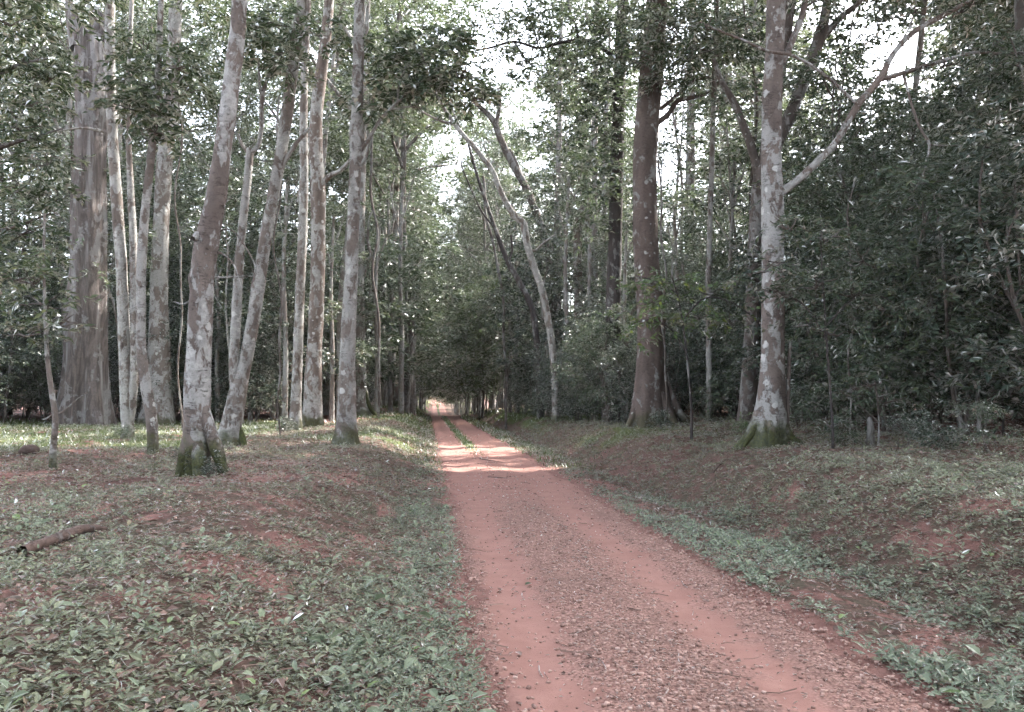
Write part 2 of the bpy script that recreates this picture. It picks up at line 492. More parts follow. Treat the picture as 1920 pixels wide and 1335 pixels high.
gx = axis((-300, -60, 12), (-60, -16, 44), (-16, -7, 50), (-7, 12, 210), (12, 20, 40), (20, 60, 40), (60, 300, 12))
gy = axis((-40, 0, 24), (0, 3, 12), (3, 14, 130), (14, 30, 110), (30, 60, 80), (60, 140, 70), (140, 500, 40))
X, Y = np.meshgrid(gx, gy)
Z = height(X, Y)
inroad = np.abs(X - road_c(Y)) < 0.9
Z = np.where(inroad, Z - 0.06, Z)                     # the bed lies under the track's own surface
V = np.stack([X, Y, Z], -1).reshape(-1, 3)
nx, ny = len(gx), len(gy)
i, j = np.meshgrid(np.arange(nx - 1), np.arange(ny - 1))
a = (j * nx + i).ravel()
F = np.stack([a, a + 1, a + nx + 1, a + nx], -1)

m, t, out = new_mat('forest_floor'); b = NB(t)
att = b.n('ShaderNodeAttribute', attribute_name='soil')
sep = b.n('ShaderNodeSeparateColor', {'Color': att.outputs['Color']})
tc = b.n('ShaderNodeTexCoord'); v = tc.outputs['Object']
n_f = b.noise(v, 30, 6, .7); n_m = b.noise(v, 5, 5, .65); n_g = b.noise(v, 90, 3, .6)
red = b.mix(b.ramp(n_m, .3, .7), (.20, .106, .09), (.28, .152, .13))
red = b.mix(b.math('MULTIPLY', b.ramp(n_f, .5, .75), .6), red, (.11, .072, .06))
lit = b.mix(b.ramp(n_f, .3, .7), (.085, .048, .041), (.185, .105, .09))
lit = b.mix(b.ramp(n_g, .58, .7), lit, (.20, .15, .12))
grs = b.mix(b.ramp(n_f, .35, .7), (.07, .085, .035), (.125, .145, .055))
mos = b.mix(b.ramp(n_f, .35, .7), (.075, .06, .045), (.125, .105, .075))
base = b.mix(b.ramp(n_m, .38, .6), lit, mos)
base = b.mix(b.ramp(b.math('ADD', sep.outputs[2], b.math('MULTIPLY', b.math('SUBTRACT', n_m, .5), .8)), .35, .65), base, lit)
base = b.mix(b.ramp(b.math('ADD', sep.outputs[1], b.math('MULTIPLY', b.math('SUBTRACT', n_f, .5), .8)), .35, .65), base, grs)
base = b.mix(b.ramp(b.math('ADD', sep.outputs[0], b.math('MULTIPLY', b.math('SUBTRACT', n_f, .5), .7)), .35, .6), base, red)
hgt = b.math('ADD', b.math('MULTIPLY', n_f, 1.0), b.math('MULTIPLY', n_g, .5))
bp = b.n('ShaderNodeBump', {'Height': hgt, 'Strength': .9, 'Distance': .03})
pb = b.n('ShaderNodeBsdfPrincipled', {'Base Color': base, 'Roughness': .95, 'Specular IOR Level': .15, 'Normal': bp.outputs[0]})
t.links.new(pb.outputs[0], out.inputs[0])
M['ground'] = m
me = mesh_np('ground', V, F, m, True)
mk = soil_masks(V[:, 0], V[:, 1])
ca = me.color_attributes.new('soil', 'FLOAT_COLOR', 'POINT')
ca.data.foreach_set('color', np.stack([*mk, np.ones(len(V))], -1).astype(np.float32).ravel())
tag(obj('ground', me), 'forest floor of red soil, litter and low green cover', kind='structure')

# the track: its own sheet, dipping under the verge at both ragged edges
ry_ = axis((1.5, 14, 190), (14, 40, 160), (40, 110, 90), (110, 400, 60))
lat = np.linspace(-1.5, 1.5, 61)
LA, RY = np.meshgrid(lat, ry_)
RX = road_c(RY) + LA
edge = np.abs(LA) - road_hw(RY) - 0.16 * fbm(RX * 2.3, RY * 2.3, 77, 3) * 2 - .10 * fbm(RX * .5 + 9 * np.sign(LA), RY * .5, 78, 2)
RZ = height(RX, RY) + 0.014 - 0.09 * sstep(-.06, .10, edge) - .0
V = np.stack([RX, RY, RZ], -1).reshape(-1, 3)
nx = len(lat)
i, j = np.meshgrid(np.arange(nx - 1), np.arange(len(ry_) - 1))
a = (j * nx + i).ravel()
F = np.stack([a, a + 1, a + nx + 1, a + nx], -1)
m, t, out = new_mat('red_dirt_track'); b = NB(t)
att = b.n('ShaderNodeAttribute', attribute_name='lat')
sep = b.n('ShaderNodeSeparateColor', {'Color': att.outputs['Color']})   # r wheel tracks, g gravel band, b grass strip
tc = b.n('ShaderNodeTexCoord'); v = tc.outputs['Object']
n_m = b.noise(v, 3.0, 5, .6); n_f = b.noise(v, 45, 5, .7); n_b = b.noise(v, .8, 4, .6)
vo = b.n('ShaderNodeTexVoronoi', {'Vector': v, 'Scale': 48.0}); vs = b.n('ShaderNodeSeparateColor', {'Color': vo.outputs['Color']})
smooth = b.mix(b.ramp(n_m, .3, .7), (.245, .130, .107), (.305, .166, .139))
smooth = b.mix(b.math('MULTIPLY', b.ramp(n_f, .5, .8), .35), smooth, (.165, .08, .064))
grav = b.mix(vs.outputs[0], (.185, .107, .089), (.385, .24, .2))
grav = b.mix(b.ramp(vo.outputs['Distance'], .45, .8), grav, (.115, .06, .05))
grav = b.mix(b.math('MULTIPLY', b.ramp(n_b, .45, .62), .35), grav, (.14, .095, .08))
gm = b.ramp(b.math('ADD', sep.outputs[1], b.math('MULTIPLY', b.math('SUBTRACT', n_m, .5), 1.8)), .2, .9)
col = b.mix(b.math('MULTIPLY', gm, .85), smooth, grav)
gr = b.mix(b.ramp(n_f, .35, .7), (.06, .08, .035), (.12, .14, .06))
col = b.mix(b.ramp(b.math('ADD', sep.outputs[2], b.math('MULTIPLY', b.math('SUBTRACT', n_f, .5), .9)), .35, .7), col, gr)
hg = b.math('ADD', b.math('MULTIPLY', n_f, .35), b.math('MULTIPLY', b.math('MULTIPLY', gm, b.math('SUBTRACT', 1.0, vo.outputs['Distance'])), 1.2))
bp = b.n('ShaderNodeBump', {'Height': hg, 'Strength': .7, 'Distance': .014})
pb = b.n('ShaderNodeBsdfPrincipled', {'Base Color': col, 'Roughness': .93, 'Specular IOR Level': .2, 'Normal': bp.outputs[0]})
t.links.new(pb.outputs[0], out.inputs[0])
me = mesh_np('dirt_track', V, F, m, True)
la = LA.ravel() + .12 * fbm(V[:, 0] * .4, V[:, 1] * .25, 55, 2)
trk = np.maximum(np.exp(-((la + .82) / .26) ** 2), .8 * np.exp(-((la - .52) / .24) ** 2))
grv = (1 - trk) * sstep(17, 9, V[:, 1])
strip = np.exp(-((la + .12) / .22) ** 4) * sstep(20, 27, V[:, 1]) * (0.85 + 1.6 * fbm(V[:, 0] * .3, V[:, 1] * .3, 57, 3))
ca = me.color_attributes.new('lat', 'FLOAT_COLOR', 'POINT')
ca.data.foreach_set('color', np.stack([trk, grv, np.clip(strip, 0, 1), np.ones(len(V))], -1).astype(np.float32).ravel())
tag(obj('dirt_track', me), 'red dirt track with two worn wheel ruts and a gravelly middle', kind='structure')

# ------------------------------------------------------------------ background tree prototypes (shared mesh data)
def proto(kind, seed):
    rg = np.random.default_rng(seed)
    wood, clumps = [], []
    if kind == 'tall':
        H = rg.uniform(25, 33); r0 = rg.uniform(.17, .36); c0 = rg.uniform(.42, .56) * H
        n = 26
        ctrl = [[0, 0, -.4]] + [[rg.normal(0, .25 + .02 * k), rg.normal(0, .25 + .02 * k), H * k / 5 * .9] for k in range(1, 6)]
        path = catmull(ctrl, n)
        rad = r0 * (1 - .75 * np.linspace(0, 1, n) ** 1.2)
        rad[:3] *= [1.5, 1.25, 1.08]
        wood.append(tube(path, rad, 10, seed=seed))
        nc = int(rg.integers(11, 14))
        for k in range(nc):
            f = (k + .5) / nc
            z = c0 + (H - c0) * f
            an = k * 2.4 + rg.uniform(-.5, .5)
            rr = rg.uniform(2.0, 4.6) * (1 - .55 * f ** 2)
            c = np.array([math.cos(an) * rr, math.sin(an) * rr, z + rg.uniform(-.5, .5)])
            ax = path[int(np.clip((z - 2.0) / H / .9, 0, .99) * (n - 1))]
            wood.append(limb(ax, c, .12, .035, rg))
            clumps.append((c, (rg.uniform(1.7, 2.6), rg.uniform(1.7, 2.6), rg.uniform(.8, 1.3)), 72))
            for q in range(7):
                wood.append(limb(c, c + norm(rg.normal(0, 1, 3)) * np.array([2.2, 2.2, .9]), .032, .012, rg, 3, 5))
        lf = crown_leaves(rg, clumps, 11, .95, .33, .15)
    elif kind in ('mid', 'midfar'):
        H = rg.uniform(9, 14); r0 = rg.uniform(.06, .13)
        n = 18
        ctrl = [[0, 0, -.3]] + [[rg.normal(0, .12 * k), rg.normal(0, .12 * k), H * k / 4] for k in range(1, 5)]
        path = catmull(ctrl, n)
        wood.append(tube(path, r0 * (1 - .8 * np.linspace(0, 1, n)), 7, seed=seed))
        nc = 11
        for k in range(nc):
            f = (k + .3) / nc
            z = H * (.24 + .76 * f)
            an = k * 2.4 + rg.uniform(-.5, .5)
            rr = rg.uniform(1.0, 2.3) * (1 - .5 * f ** 2)
            c = np.array([math.cos(an) * rr, math.sin(an) * rr, z])
            ax = path[int(np.clip((z - .8) / H, 0, .99) * (n - 1))]
            wood.append(limb(ax, c, .035, .014, rg, 4, 6))
            clumps.append((c, (rg.uniform(1.1, 1.6), rg.uniform(1.1, 1.6), rg.uniform(.5, .85)), 62) if kind == 'mid' else (c, (rg.uniform(1.0, 1.7), rg.uniform(1.0, 1.7), rg.uniform(.25, .5)), 30))
        lf = crown_leaves(rg, clumps, 11, .62, .21, .095) if kind == 'mid' else crown_leaves(rg, clumps, 9, .85, .36, .16)
    elif kind == 'pole':
        H = rg.uniform(11, 18); r0 = rg.uniform(.05, .095)
        n = 22
        lean = rg.normal(0, .09, 2)
        ctrl = [[0, 0, -.3]] + [[lean[0] * H * k / 5 + rg.normal(0, .14), lean[1] * H * k / 5 + rg.normal(0, .14), H * k / 5] for k in range(1, 6)]
        path = catmull(ctrl, n)
        wood.append(tube(path, r0 * (1 - .7 * np.linspace(0, 1, n)), 7, seed=seed))
        for k in range(8):
            z = H * rg.uniform(.42, 1.0); an = rg.uniform(0, 6.28)
            ax = path[int(np.clip((z - .6) / H, 0, .99) * (n - 1))]
            c = ax + np.array([math.cos(an) * rg.uniform(.7, 1.8), math.sin(an) * rg.uniform(.7, 1.8), rg.uniform(.5, 1.5)])
            wood.append(limb(ax, c, .028, .01, rg, 4, 6))
            for q in range(3):
                wood.append(limb(c, c + rg.normal(0, .5, 3), .01, .005, rg, 3, 4))
            clumps.append((c, (.95, .95, .45), 20))
        lf = crown_leaves(rg, clumps, 9, .5, .19, .085)
    elif kind == 'shrub':
        H = rg.uniform(3.6, 5.6)
        stems = int(rg.integers(2, 5))
        nc = 10
        tips = []
        for k in range(stems):
            an = rg.uniform(0, 6.28)
            tip = np.array([math.cos(an) * rg.uniform(.3, 1.2), math.sin(an) * rg.uniform(.3, 1.2), H * rg.uniform(.7, .95)])
            wood.append(limb([rg.normal(0, .08), rg.normal(0, .08), -.2], tip, .045, .012, rg, 5, 8, .02)); tips.append(tip)
        for k in range(nc):
            f = (k + .4) / nc
            z = .75 + (H - .75) * f
            an = k * 2.4 + rg.uniform(-.5, .5); rr = rg.uniform(.4, 1.5) * (1 - .4 * f)
            c = np.array([math.cos(an) * rr, math.sin(an) * rr, z])
            tp = tips[k % stems]
            wood.append(limb(tp * min(.9, z / tp[2] * .7), c, .02, .008, rg, 3, 5))
            clumps.append((c, (rg.uniform(.7, 1.1), rg.uniform(.7, 1.1), rg.uniform(.35, .6)), 52))
        lf = crown_leaves(rg, clumps, 10, .45, .165, .07)
    else:                                                  # low
        H = rg.uniform(.9, 1.7)
        for k in range(7):
            an = rg.uniform(0, 6.28); rr = rg.uniform(.1, .55)
            c = np.array([math.cos(an) * rr, math.sin(an) * rr, H * rg.uniform(.3, .95)])
            wood.append(limb([0, 0, -.1], c, .012, .005, rg, 3, 5))
            clumps.append((c, (.38, .38, .24), 16))
        lf = crown_leaves(rg, clumps, 8, .26, .115, .05)
    Vw, Fw = join(wood)
    mats = {'tall': ('far', 'lf_mid'), 'mid': ('fard', 'lf_mid'), 'midfar': ('fard', 'lf_mid'), 'pole': ('far', 'lf_mid'), 'shrub': ('fard', 'lf_dark'), 'low': ('fard', 'lf_mid')}[kind]
    tm = mesh_np(kind + '_trunk', Vw, Fw, M[mats[0]], True)
    cm = mesh_np(kind + '_crown', lf[0], lf[1], M[mats[1]])
    return tm, cm, H

PROTO = {k: [proto(k, s0 + s) for s in range(n)] for k, s0, n in (('tall', 100, 5), ('mid', 200, 5), ('midfar', 600, 5), ('pole', 500, 5), ('shrub', 300, 5), ('low', 400, 4))}
VARM = {}
def with_mat(me, mat):
    """the same mesh data with another bark or leaf colour (one copy per pair)"""
    key = (me.name, mat)
    if key not in VARM:
        c = me.copy(); c.materials[0] = M[mat]; VARM[key] = c
    return VARM[key]

def place_proto(kind, var, x, y, rz, sc, name, label, cat, group, bark=None, leaf=None, z=None):
    tm, cm, H = PROTO[kind][var % len(PROTO[kind])]
    t = thing(name, label, cat, (x, y, hz(x, y) if z is None else z), group, rz, sc)
    obj('trunk' if kind in ('tall', 'mid', 'midfar', 'pole') else 'stem', with_mat(tm, bark) if bark else tm, t)
    obj('crown' if kind in ('tall', 'mid', 'midfar', 'pole') else 'foliage', with_mat(cm, leaf) if leaf else cm, t)
    return t
#@@HERO

# ------------------------------------------------------------------ the trees one can tell apart
GAP = ground_hit(915, 881)[0]                           # the sun falls through one gap in the leaves onto the track here
def off_gap(Pw):
    """true for leaves that do not stand in the shaft of sun that reaches the track"""
    Q = Pw - SUN[None] * (Pw[:, 2:3] - GAP[2]) / SUN[2]
    dx = (Q[:, 0] - 1.3) / 1.9; dy = (Q[:, 1] - GAP[1] - .25 * np.sin(Q[:, 0] * 2.1)) / .62
    return (np.abs(dx) ** 3 + np.abs(dy) ** 3 > 1) | (Pw[:, 2] < GAP[2] + 1.0)

def carve(c, mat, root, rz, rs):
    """leave out the leaves of a shared crown that would close the sun's gap; returns at once where none do"""
    cm = c.data
    co = np.empty(len(cm.vertices) * 3, np.float32); cm.vertices.foreach_get('co', co); co = co.reshape(-1, 4, 3).astype(float)
    q = co[:, 0] * c.scale[0] + np.array(c.location)
    ca_, sa_ = math.cos(rz), math.sin(rz)
    wq = np.stack([(q[:, 0] * ca_ - q[:, 1] * sa_) * rs + root[0], (q[:, 0] * sa_ + q[:, 1] * ca_) * rs + root[1], q[:, 2] * rs + root[2]], -1)
    kp = off_gap(wq)
    if kp.all(): return
    co = co[kp]; bq = (np.arange(len(co)) * 4)[:, None]
    Fq = np.concatenate([bq + np.array([[0, 1, 2]]), bq + np.array([[0, 2, 3]])], 1).reshape(-1, 3)
    c.data = mesh_np('carved_crown', co.reshape(-1, 3), Fq, mat)

def px_path(pts, d, loc, n=40, dd=0.0):
    """pts (px, py, width px[, depth offset]) at depth d -> local points and radii"""
    P = np.array([np.append(at(p[0], p[1], d + (p[3] if len(p) > 3 else 0) + dd) - loc, p[2] * (d + (p[3] if len(p) > 3 else 0)) / FPX / 2) for p in pts])
    Cv = catmull(P, n)
    return Cv[:, :3], np.maximum(Cv[:, 3], .008)

def hero(name, label, base, pts, bark, group, depth=None, sides=18, lobes=(), ext=None, rough=.05, seed=1, branches=(), roots=(),
         crown=None, cs=.62, bumps=(), flutes=0.0, n=70, cat='tree', clumps=(), leaf='lf_mid', lsize=(.2, .09), spray=.6, cbark=None):
    g, d = ground_hit(*base)
    if depth:
        d = depth; p = at(base[0], base[1], d); g = np.array([p[0], p[1], hz(p[0], p[1])])
    loc = g.copy()
    t = thing(name, label, cat, loc, group)
    q = [tuple(p) for p in pts]
    P, r = px_path(q, d, loc, n)
    P0 = P[0].copy(); P0[2] = -.35
    P = np.vstack([P0 + (P[0] - P0) * 0.0, P]); r = np.concatenate([[r[0] * 1.05], r])
    if ext:                                               # carry the trunk on above the frame
        dirv = norm(P[-1] - P[-8]); dirv = norm(dirv + np.array([0, 0, 1.2]))
        need = (ext - P[-1][2])
        if need > 0.5:
            k = 14
            ex = P[-1] + dirv / dirv[2] * np.linspace(0, need, k + 1)[1:, None] + np.array([.15, .1, 0]) * np.sin(np.linspace(0, 3, k))[:, None]
            P = np.vstack([P, ex]); r = np.concatenate([r, np.linspace(r[-1], r[-1] * .45, k + 1)[1:]])
    V, F = tube(P, r, sides, lobes, rough, seed, bumps, flutes)
    obj('trunk', mesh_np(name + '_trunk', V, F, M[bark], True), t)
    for br in branches:
        bp, opts = (br if isinstance(br, tuple) and isinstance(br[1], dict) else (br, {}))
        Pb, rb = px_path(bp, d, loc, opts.get('n', 26))
        V, F = tube(Pb, rb, opts.get('sides', 9), rough=.07, seed=seed + len(bp))
        obj(opts.get('name', 'branch'), mesh_np(name + '_branch', V, F, M[opts.get('bark', bark)], True), t)
    for rt in roots:                                      # (px, py, width) along the ground, sunk at the end
        Pb, rb = px_path(rt, d, loc, 18)
        V, F = tube(Pb, rb, 9, rough=.12, seed=seed + 5)
        obj('root', mesh_np(name + '_root', V, F, M['mossy' if bark not in ('brown', 'pink') else bark], True), t)
    rg = np.random.default_rng(seed + 900)
    if clumps:
        cl = []
        for c in clumps:                                  # (px, py, rx px, ry px, depth offset, sprays)
            dz = d + c[4]
            cl.append((at(c[0], c[1], dz) - loc, (c[2] * dz / FPX, c[2] * dz / FPX * .8, c[3] * dz / FPX), c[5]))
        lf = crown_leaves(rg, cl, 10, spray, lsize[0], lsize[1], keep=lambda Q: off_gap(Q + loc))
        cr_ = obj('crown', mesh_np(name + '_crown', lf[0], lf[1], M[leaf]), t)
        tw = []
        for c, rad, ns in cl:
            for k in range(5):
                tw.append(limb(c + np.array([0, 0, -.1]), c + norm(rg.normal(0, 1, 3)) * np.array(rad) * .95, .018, .006, rg, 4, 6, .03))
        V, F = join(tw)
        tag(obj('twigs', mesh_np(name + '_twigs', V, F, M['fard']), cr_), kind='stuff')
    if crown is not None:                                 # crown out of frame: shared foliage set on the trunk's top
        tm, cm, H = PROTO['tall'][crown % 5]
        top = P[-1]
        c = obj('crown', with_mat(cm, leaf) if leaf != 'lf_mid' else cm, t)
        c.scale = (cs, cs, cs); c.location = (top[0], top[1], top[2] - H * .8 * cs)
        carve(c, M[leaf], loc, 0.0, 1.0)
    return t, d, loc

HG = 'trees standing on the left of the track'
HR = 'trees standing on the right of the track'
# --- left side
hero('old_snag', 'huge dead fluted grey-brown trunk with a broken splintered top', (158, 797),
     [(158, 815, 81.0), (160, 760, 77.4), (162, 690, 72.2), (160, 600, 66.9), (163, 500, 61.6), (166, 420, 59.0), (168, 330, 57.2), (172, 240, 56.3), (174, 150, 58.1), (172, 95, 56.3), (170, 70, 52.8)],
     'snag', HG, sides=44, flutes=.09, rough=.07, seed=11, n=90,
     lobes=((math.pi * 1.0, .45, 1.0, .35), (math.pi * 1.35, .5, 1.2, .3), (math.pi * 1.75, .7, 1.3, .3), (0.1, .35, .9, .3), (1.5, .8, 1.2, .4)),
     branches=([(148, 90, 34), (140, 50, 26), (133, 15, 18), (124, -20, 6)], [(176, 90, 30), (181, 55, 24), (184, 25, 20), (185, 18, 8)],
               [(190, 90, 26), (200, 50, 22), (206, 10, 16), (208, -25, 5)], [(160, 85, 22), (158, 62, 16), (156, 50, 6)]))
hero('stout_buttressed_tree', 'stout pale tree with spreading white base beside the slim lichen stems', (298, 797),
     [(296, 815, 66), (298, 770, 52), (299, 700, 43), (299, 620, 37), (299, 540, 32), (301, 450, 30), (305, 360, 29), (312, 270, 28), (318, 225, 28), (324, 120, 25), (330, 0, 22)],
     'pale', HG, lobes=((math.pi * 1.05, .5, .9, .35), (math.pi * 1.8, .35, .8, .3), (math.pi * 1.5, .2, .8, .4)), seed=12, ext=22, crown=1)
hero('slim_lichen_tree', 'slim dark-based lichen-flecked stem left of the stout buttressed tree', (238, 824),
     [(238, 835, 27), (239, 800, 23), (237, 740, 22), (233, 650, 21), (230, 560, 21), (226, 470, 20), (219, 380, 20), (213, 290, 19), (209, 200, 19), (206, 100, 18), (206, 0, 17)],
     'pale', HG, seed=13, ext=17, crown=2, sides=14,
     branches=(([(243, 800, 14), (249, 740, 17), (254, 660, 17), (252, 560, 16), (250, 450, 14), (245, 350, 12), (241, 250, 10), (243, 120, 9), (247, 0, 8)], {'n': 40}),
               ([(206, 250, 6), (180, 243, 5), (150, 240, 4), (105, 246, 3)]), ([(209, 72, 6), (185, 40, 6), (140, 10, 5), (110, -10, 4)])))
hero('crooked_lichen_tree', 'thin grey stem with a kinked dark foot in front of the stout buttressed tree', (287, 850),
     [(287, 862, 22), (286, 820, 20), (282, 770, 20), (272, 715, 20), (265, 650, 18), (264, 560, 17), (266, 480, 17), (272, 400, 16), (280, 320, 15), (288, 250, 14), (296, 150, 12), (302, 0, 10)],
     'pale', HG, seed=14, ext=13, sides=14,
     branches=([(290, 230, 5), (305, 195, 4), (325, 165, 3), (345, 140, 2)], [(286, 255, 5), (262, 225, 4), (240, 200, 3), (222, 190, 2)], [(296, 150, 4), (318, 128, 3), (350, 112, 2)]),
     clumps=((300, 190, 42, 24, -.3, 34), (262, 150, 44, 22, -.2, 30), (330, 120, 48, 22, 0, 32), (238, 196, 34, 16, -.4, 18), (292, 240, 32, 12, -.3, 14), (350, 165, 30, 14, 0, 12), (270, 90, 50, 24, .2, 30)), leaf='lf_bough', lsize=(.17, .085), spray=.42)
hero('young_sapling', 'thin pale sapling standing alone at the far left', (99, 880),
     [(98, 890, 15), (100, 840, 12), (104, 790, 11), (98, 740, 10), (91, 690, 9), (87, 640, 8), (84, 560, 6), (82, 480, 5), (84, 400, 4)],
     'pale', HG, seed=15, sides=9, n=40,
     branches=([(102, 778, 4), (120, 770, 3), (145, 748, 2.5), (165, 735, 2)], [(100, 775, 4), (92, 782, 3), (80, 787, 2)], [(86, 630, 4), (100, 600, 3), (125, 590, 2)]),
     clumps=((80, 560, 55, 22, 0, 12), (50, 620, 50, 18, 0, 10), (110, 600, 40, 16, .2, 8), (85, 470, 45, 25, 0, 12), (60, 520, 45, 20, 0, 8)), leaf='lf_light', lsize=(.16, .065), spray=.4)
hero('knotted_leaning_tree', 'large knotted tree leaning right on two mossy root legs', (372, 888),
     [(366, 905, 50), (368, 870, 50), (369, 820, 50), (370, 760, 49), (371, 690, 46), (374, 620, 44), (379, 550, 42), (384, 490, 42), (391, 440, 42), (403, 380, 37), (412, 320, 34), (420, 260, 32), (430, 190, 32), (438, 120, 31), (446, 50, 29), (452, -30, 28)],
     'pink', HG, seed=16, ext=16, crown=3, sides=28, n=110, rough=.06,
     lobes=((math.pi * 1.03, .06, .35, .5),),
     bumps=((3.05, 4.9, .05, .07), (3.22, 3.5, .06, .08), (3.75, 5.0, .05, .06), (3.9, 4.6, .05, .05), (4.35, 5.0, .03, .05), (5.7, 4.9, .05, .06), (1.9, 4.3, .02, .04), (2.3, 5.2, .03, .04), (3.4, 5.6, .04, .06)),
     roots=([(378, 745, 20, -.02), (386, 785, 26, -.04), (397, 820, 26, -.06), (408, 850, 23, -.08), (418, 880, 20, -.1), (424, 912, 18, -.1)], [(360, 800, 24, -.02), (350, 840, 28, -.06), (342, 875, 26, -.1), (334, 912, 20, -.14)], [(372, 830, 24, -.12), (372, 865, 26, -.2), (372, 905, 22, -.26)]),
     branches=([(372, 440, 16, -.1), (366, 446, 13, -.16), (362, 448, 11, -.2)], [(400, 470, 5), (420, 478, 4), (440, 500, 3), (452, 540, 2)],
               [(395, 440, 4), (430, 430, 3), (455, 455, 3), (478, 500, 2), (470, 540, 1.6)], [(396, 460, 3), (380, 530, 2.5), (350, 568, 2), (325, 566, 1.6)],
               [(402, 520, 4), (425, 520, 3), (450, 518, 2.4), (475, 518, 2)]))
hero('forked_lichen_tree', 'pair of pale stems forking from one mossy foot', (433, 836),
     [(430, 848, 42), (433, 815, 36), (440, 770, 34), (446, 735, 31), (458, 690, 24), (468, 640, 23), (477, 590, 24), (487, 520, 24), (497, 450, 23), (510, 380, 22), (526, 290, 22), (540, 200, 22), (552, 110, 21), (562, 30, 20), (570, -40, 19)],
     'pale', HG, seed=17, ext=19, crown=0, sides=20, n=90, lobes=((math.pi * 1.1, .22, .45, .4), (math.pi * 1.8, .2, .35, .35)),
     branches=(([(444, 745, 20), (439, 710, 20), (440, 650, 19), (444, 580, 18), (448, 500, 17), (455, 420, 16), (463, 350, 15), (468, 290, 14), (470, 278, 12)], {'n': 40}),
               [(468, 285, 10), (483, 275, 9), (490, 240, 8), (491, 190, 8), (500, 150, 7), (518, 122, 6)], [(490, 180, 6), (486, 150, 5), (485, 110, 4)], [(464, 285, 7), (452, 268, 6), (446, 250, 4)],
               [(515, 350, 10), (530, 310, 9), (555, 270, 8), (580, 240, 6)]),
     roots=([(446, 800, 10), (455, 822, 12, -.1), (463, 845, 10, -.3)],),
     clumps=((512, 95, 46, 24, -.4, 34), (546, 128, 36, 20, -.5, 24), (480, 62, 46, 24, -.2, 30), (520, 40, 50, 22, -.3, 30), (455, 105, 30, 14, 0, 12), (600, 60, 40, 18, -.5, 18)), leaf='lf_bough', lsize=(.19, .09), spray=.48)
hero('slender_mossy_tree', 'slender grey stem with long mossy root creeping left', (554, 806),
     [(553, 818, 34), (554, 790, 24), (556, 740, 20), (558, 670, 19), (561, 590, 18), (565, 500, 17), (568, 420, 17), (570, 340, 16), (569, 260, 16), (570, 180, 15), (573, 90, 14), (577, 0, 13)],
     'pale', HG, seed=18, ext=19, sides=14, lobes=((math.pi * 1.05, .25, .3, .4), (math.pi * 1.75, .15, .3, .4)),
     roots=([(548, 792, 10), (535, 802, 12), (515, 812, 11), (490, 820, 10), (465, 828, 7)],))
hero('brown_spotted_tree', 'brown trunk with split hollow foot between two slender pale stems', (587, 800),
     [(586, 815, 44), (587, 780, 36), (588, 720, 33), (590, 650, 29), (593, 580, 28), (596, 500, 27), (597, 420, 26), (596, 350, 26), (592, 280, 25), (594, 210, 24), (603, 130, 22), (612, 60, 20), (620, -30, 18)],
     'brownpale', HG, seed=19, ext=24, crown=4, sides=20, lobes=((math.pi * 1.2, .3, .7, .35), (math.pi * 1.8, .25, .8, .3)),
     branches=([(603, 345, 13), (618, 330, 10), (640, 318, 8), (665, 290, 6)], [(578, 290, 10), (566, 340, 9), (560, 380, 8)]))
hero('tall_pale_tree', 'tall straight pale tree with blotched bark nearest the track', (649, 832),
     [(648, 846, 52), (649, 815, 42), (650, 770, 34), (651, 700, 31), (653, 630, 28), (656, 560, 27), (660, 490, 24), (663, 410, 23), (666, 320, 22), (669, 220, 21), (672, 110, 20), (674, 0, 19), (675, -40, 18)],
     'pale', HG, seed=20, ext=20, crown=1, sides=22, n=90, lobes=((math.pi * 1.0, .1, .3, .45), (math.pi * 1.6, .14, .35, .4), (math.pi * 1.9, .08, .3, .4)),
     branches=([(671, 290, 8), (690, 262, 7), (715, 222, 6.5), (745, 192, 6), (775, 165, 5), (805, 145, 4), (840, 125, 3)], [(745, 190, 4), (748, 160, 3.4), (762, 120, 2.6)], [(735, 205, 3.5), (770, 200, 3), (800, 205, 2)]),
     clumps=((795, 110, 62, 30, 0, 62), (740, 150, 45, 26, .3, 42), (862, 140, 42, 24, -.2, 36), (700, 190, 34, 20, 0, 22), (830, 75, 46, 22, .4, 34), (750, 95, 44, 24, .6, 34), (800, 165, 40, 16, 0, 26), (890, 180, 26, 13, 0, 12), (660, 90, 30, 16, .8, 14)), leaf='lf_bough', lsize=(.2, .1), spray=.5)
hero('bright_edged_tree', 'pale trunk half hidden behind the straight tree nearest the track, with forked bare limb', (678, 778),
     [(677, 790, 28), (676, 750, 22), (675, 690, 20), (674, 620, 20), (673, 550, 19), (675, 480, 18), (676, 400, 17), (678, 320, 16), (680, 220, 14), (684, 100, 12), (690, 0, 10)],
     'pale', HG, seed=21, ext=28, sides=14, lobes=((0.0, .7, .7, .3), (math.pi * 1.65, .5, .6, .3)),
     roots=([(683, 730, 8), (690, 755, 9), (702, 776, 8), (712, 784, 5)],),
     branches=([(680, 520, 8), (687, 498, 8), (696, 480, 7), (690, 455, 6), (691, 420, 5), (700, 385, 4)], [(681, 505, 5), (676, 490, 4), (672, 470, 3)]))
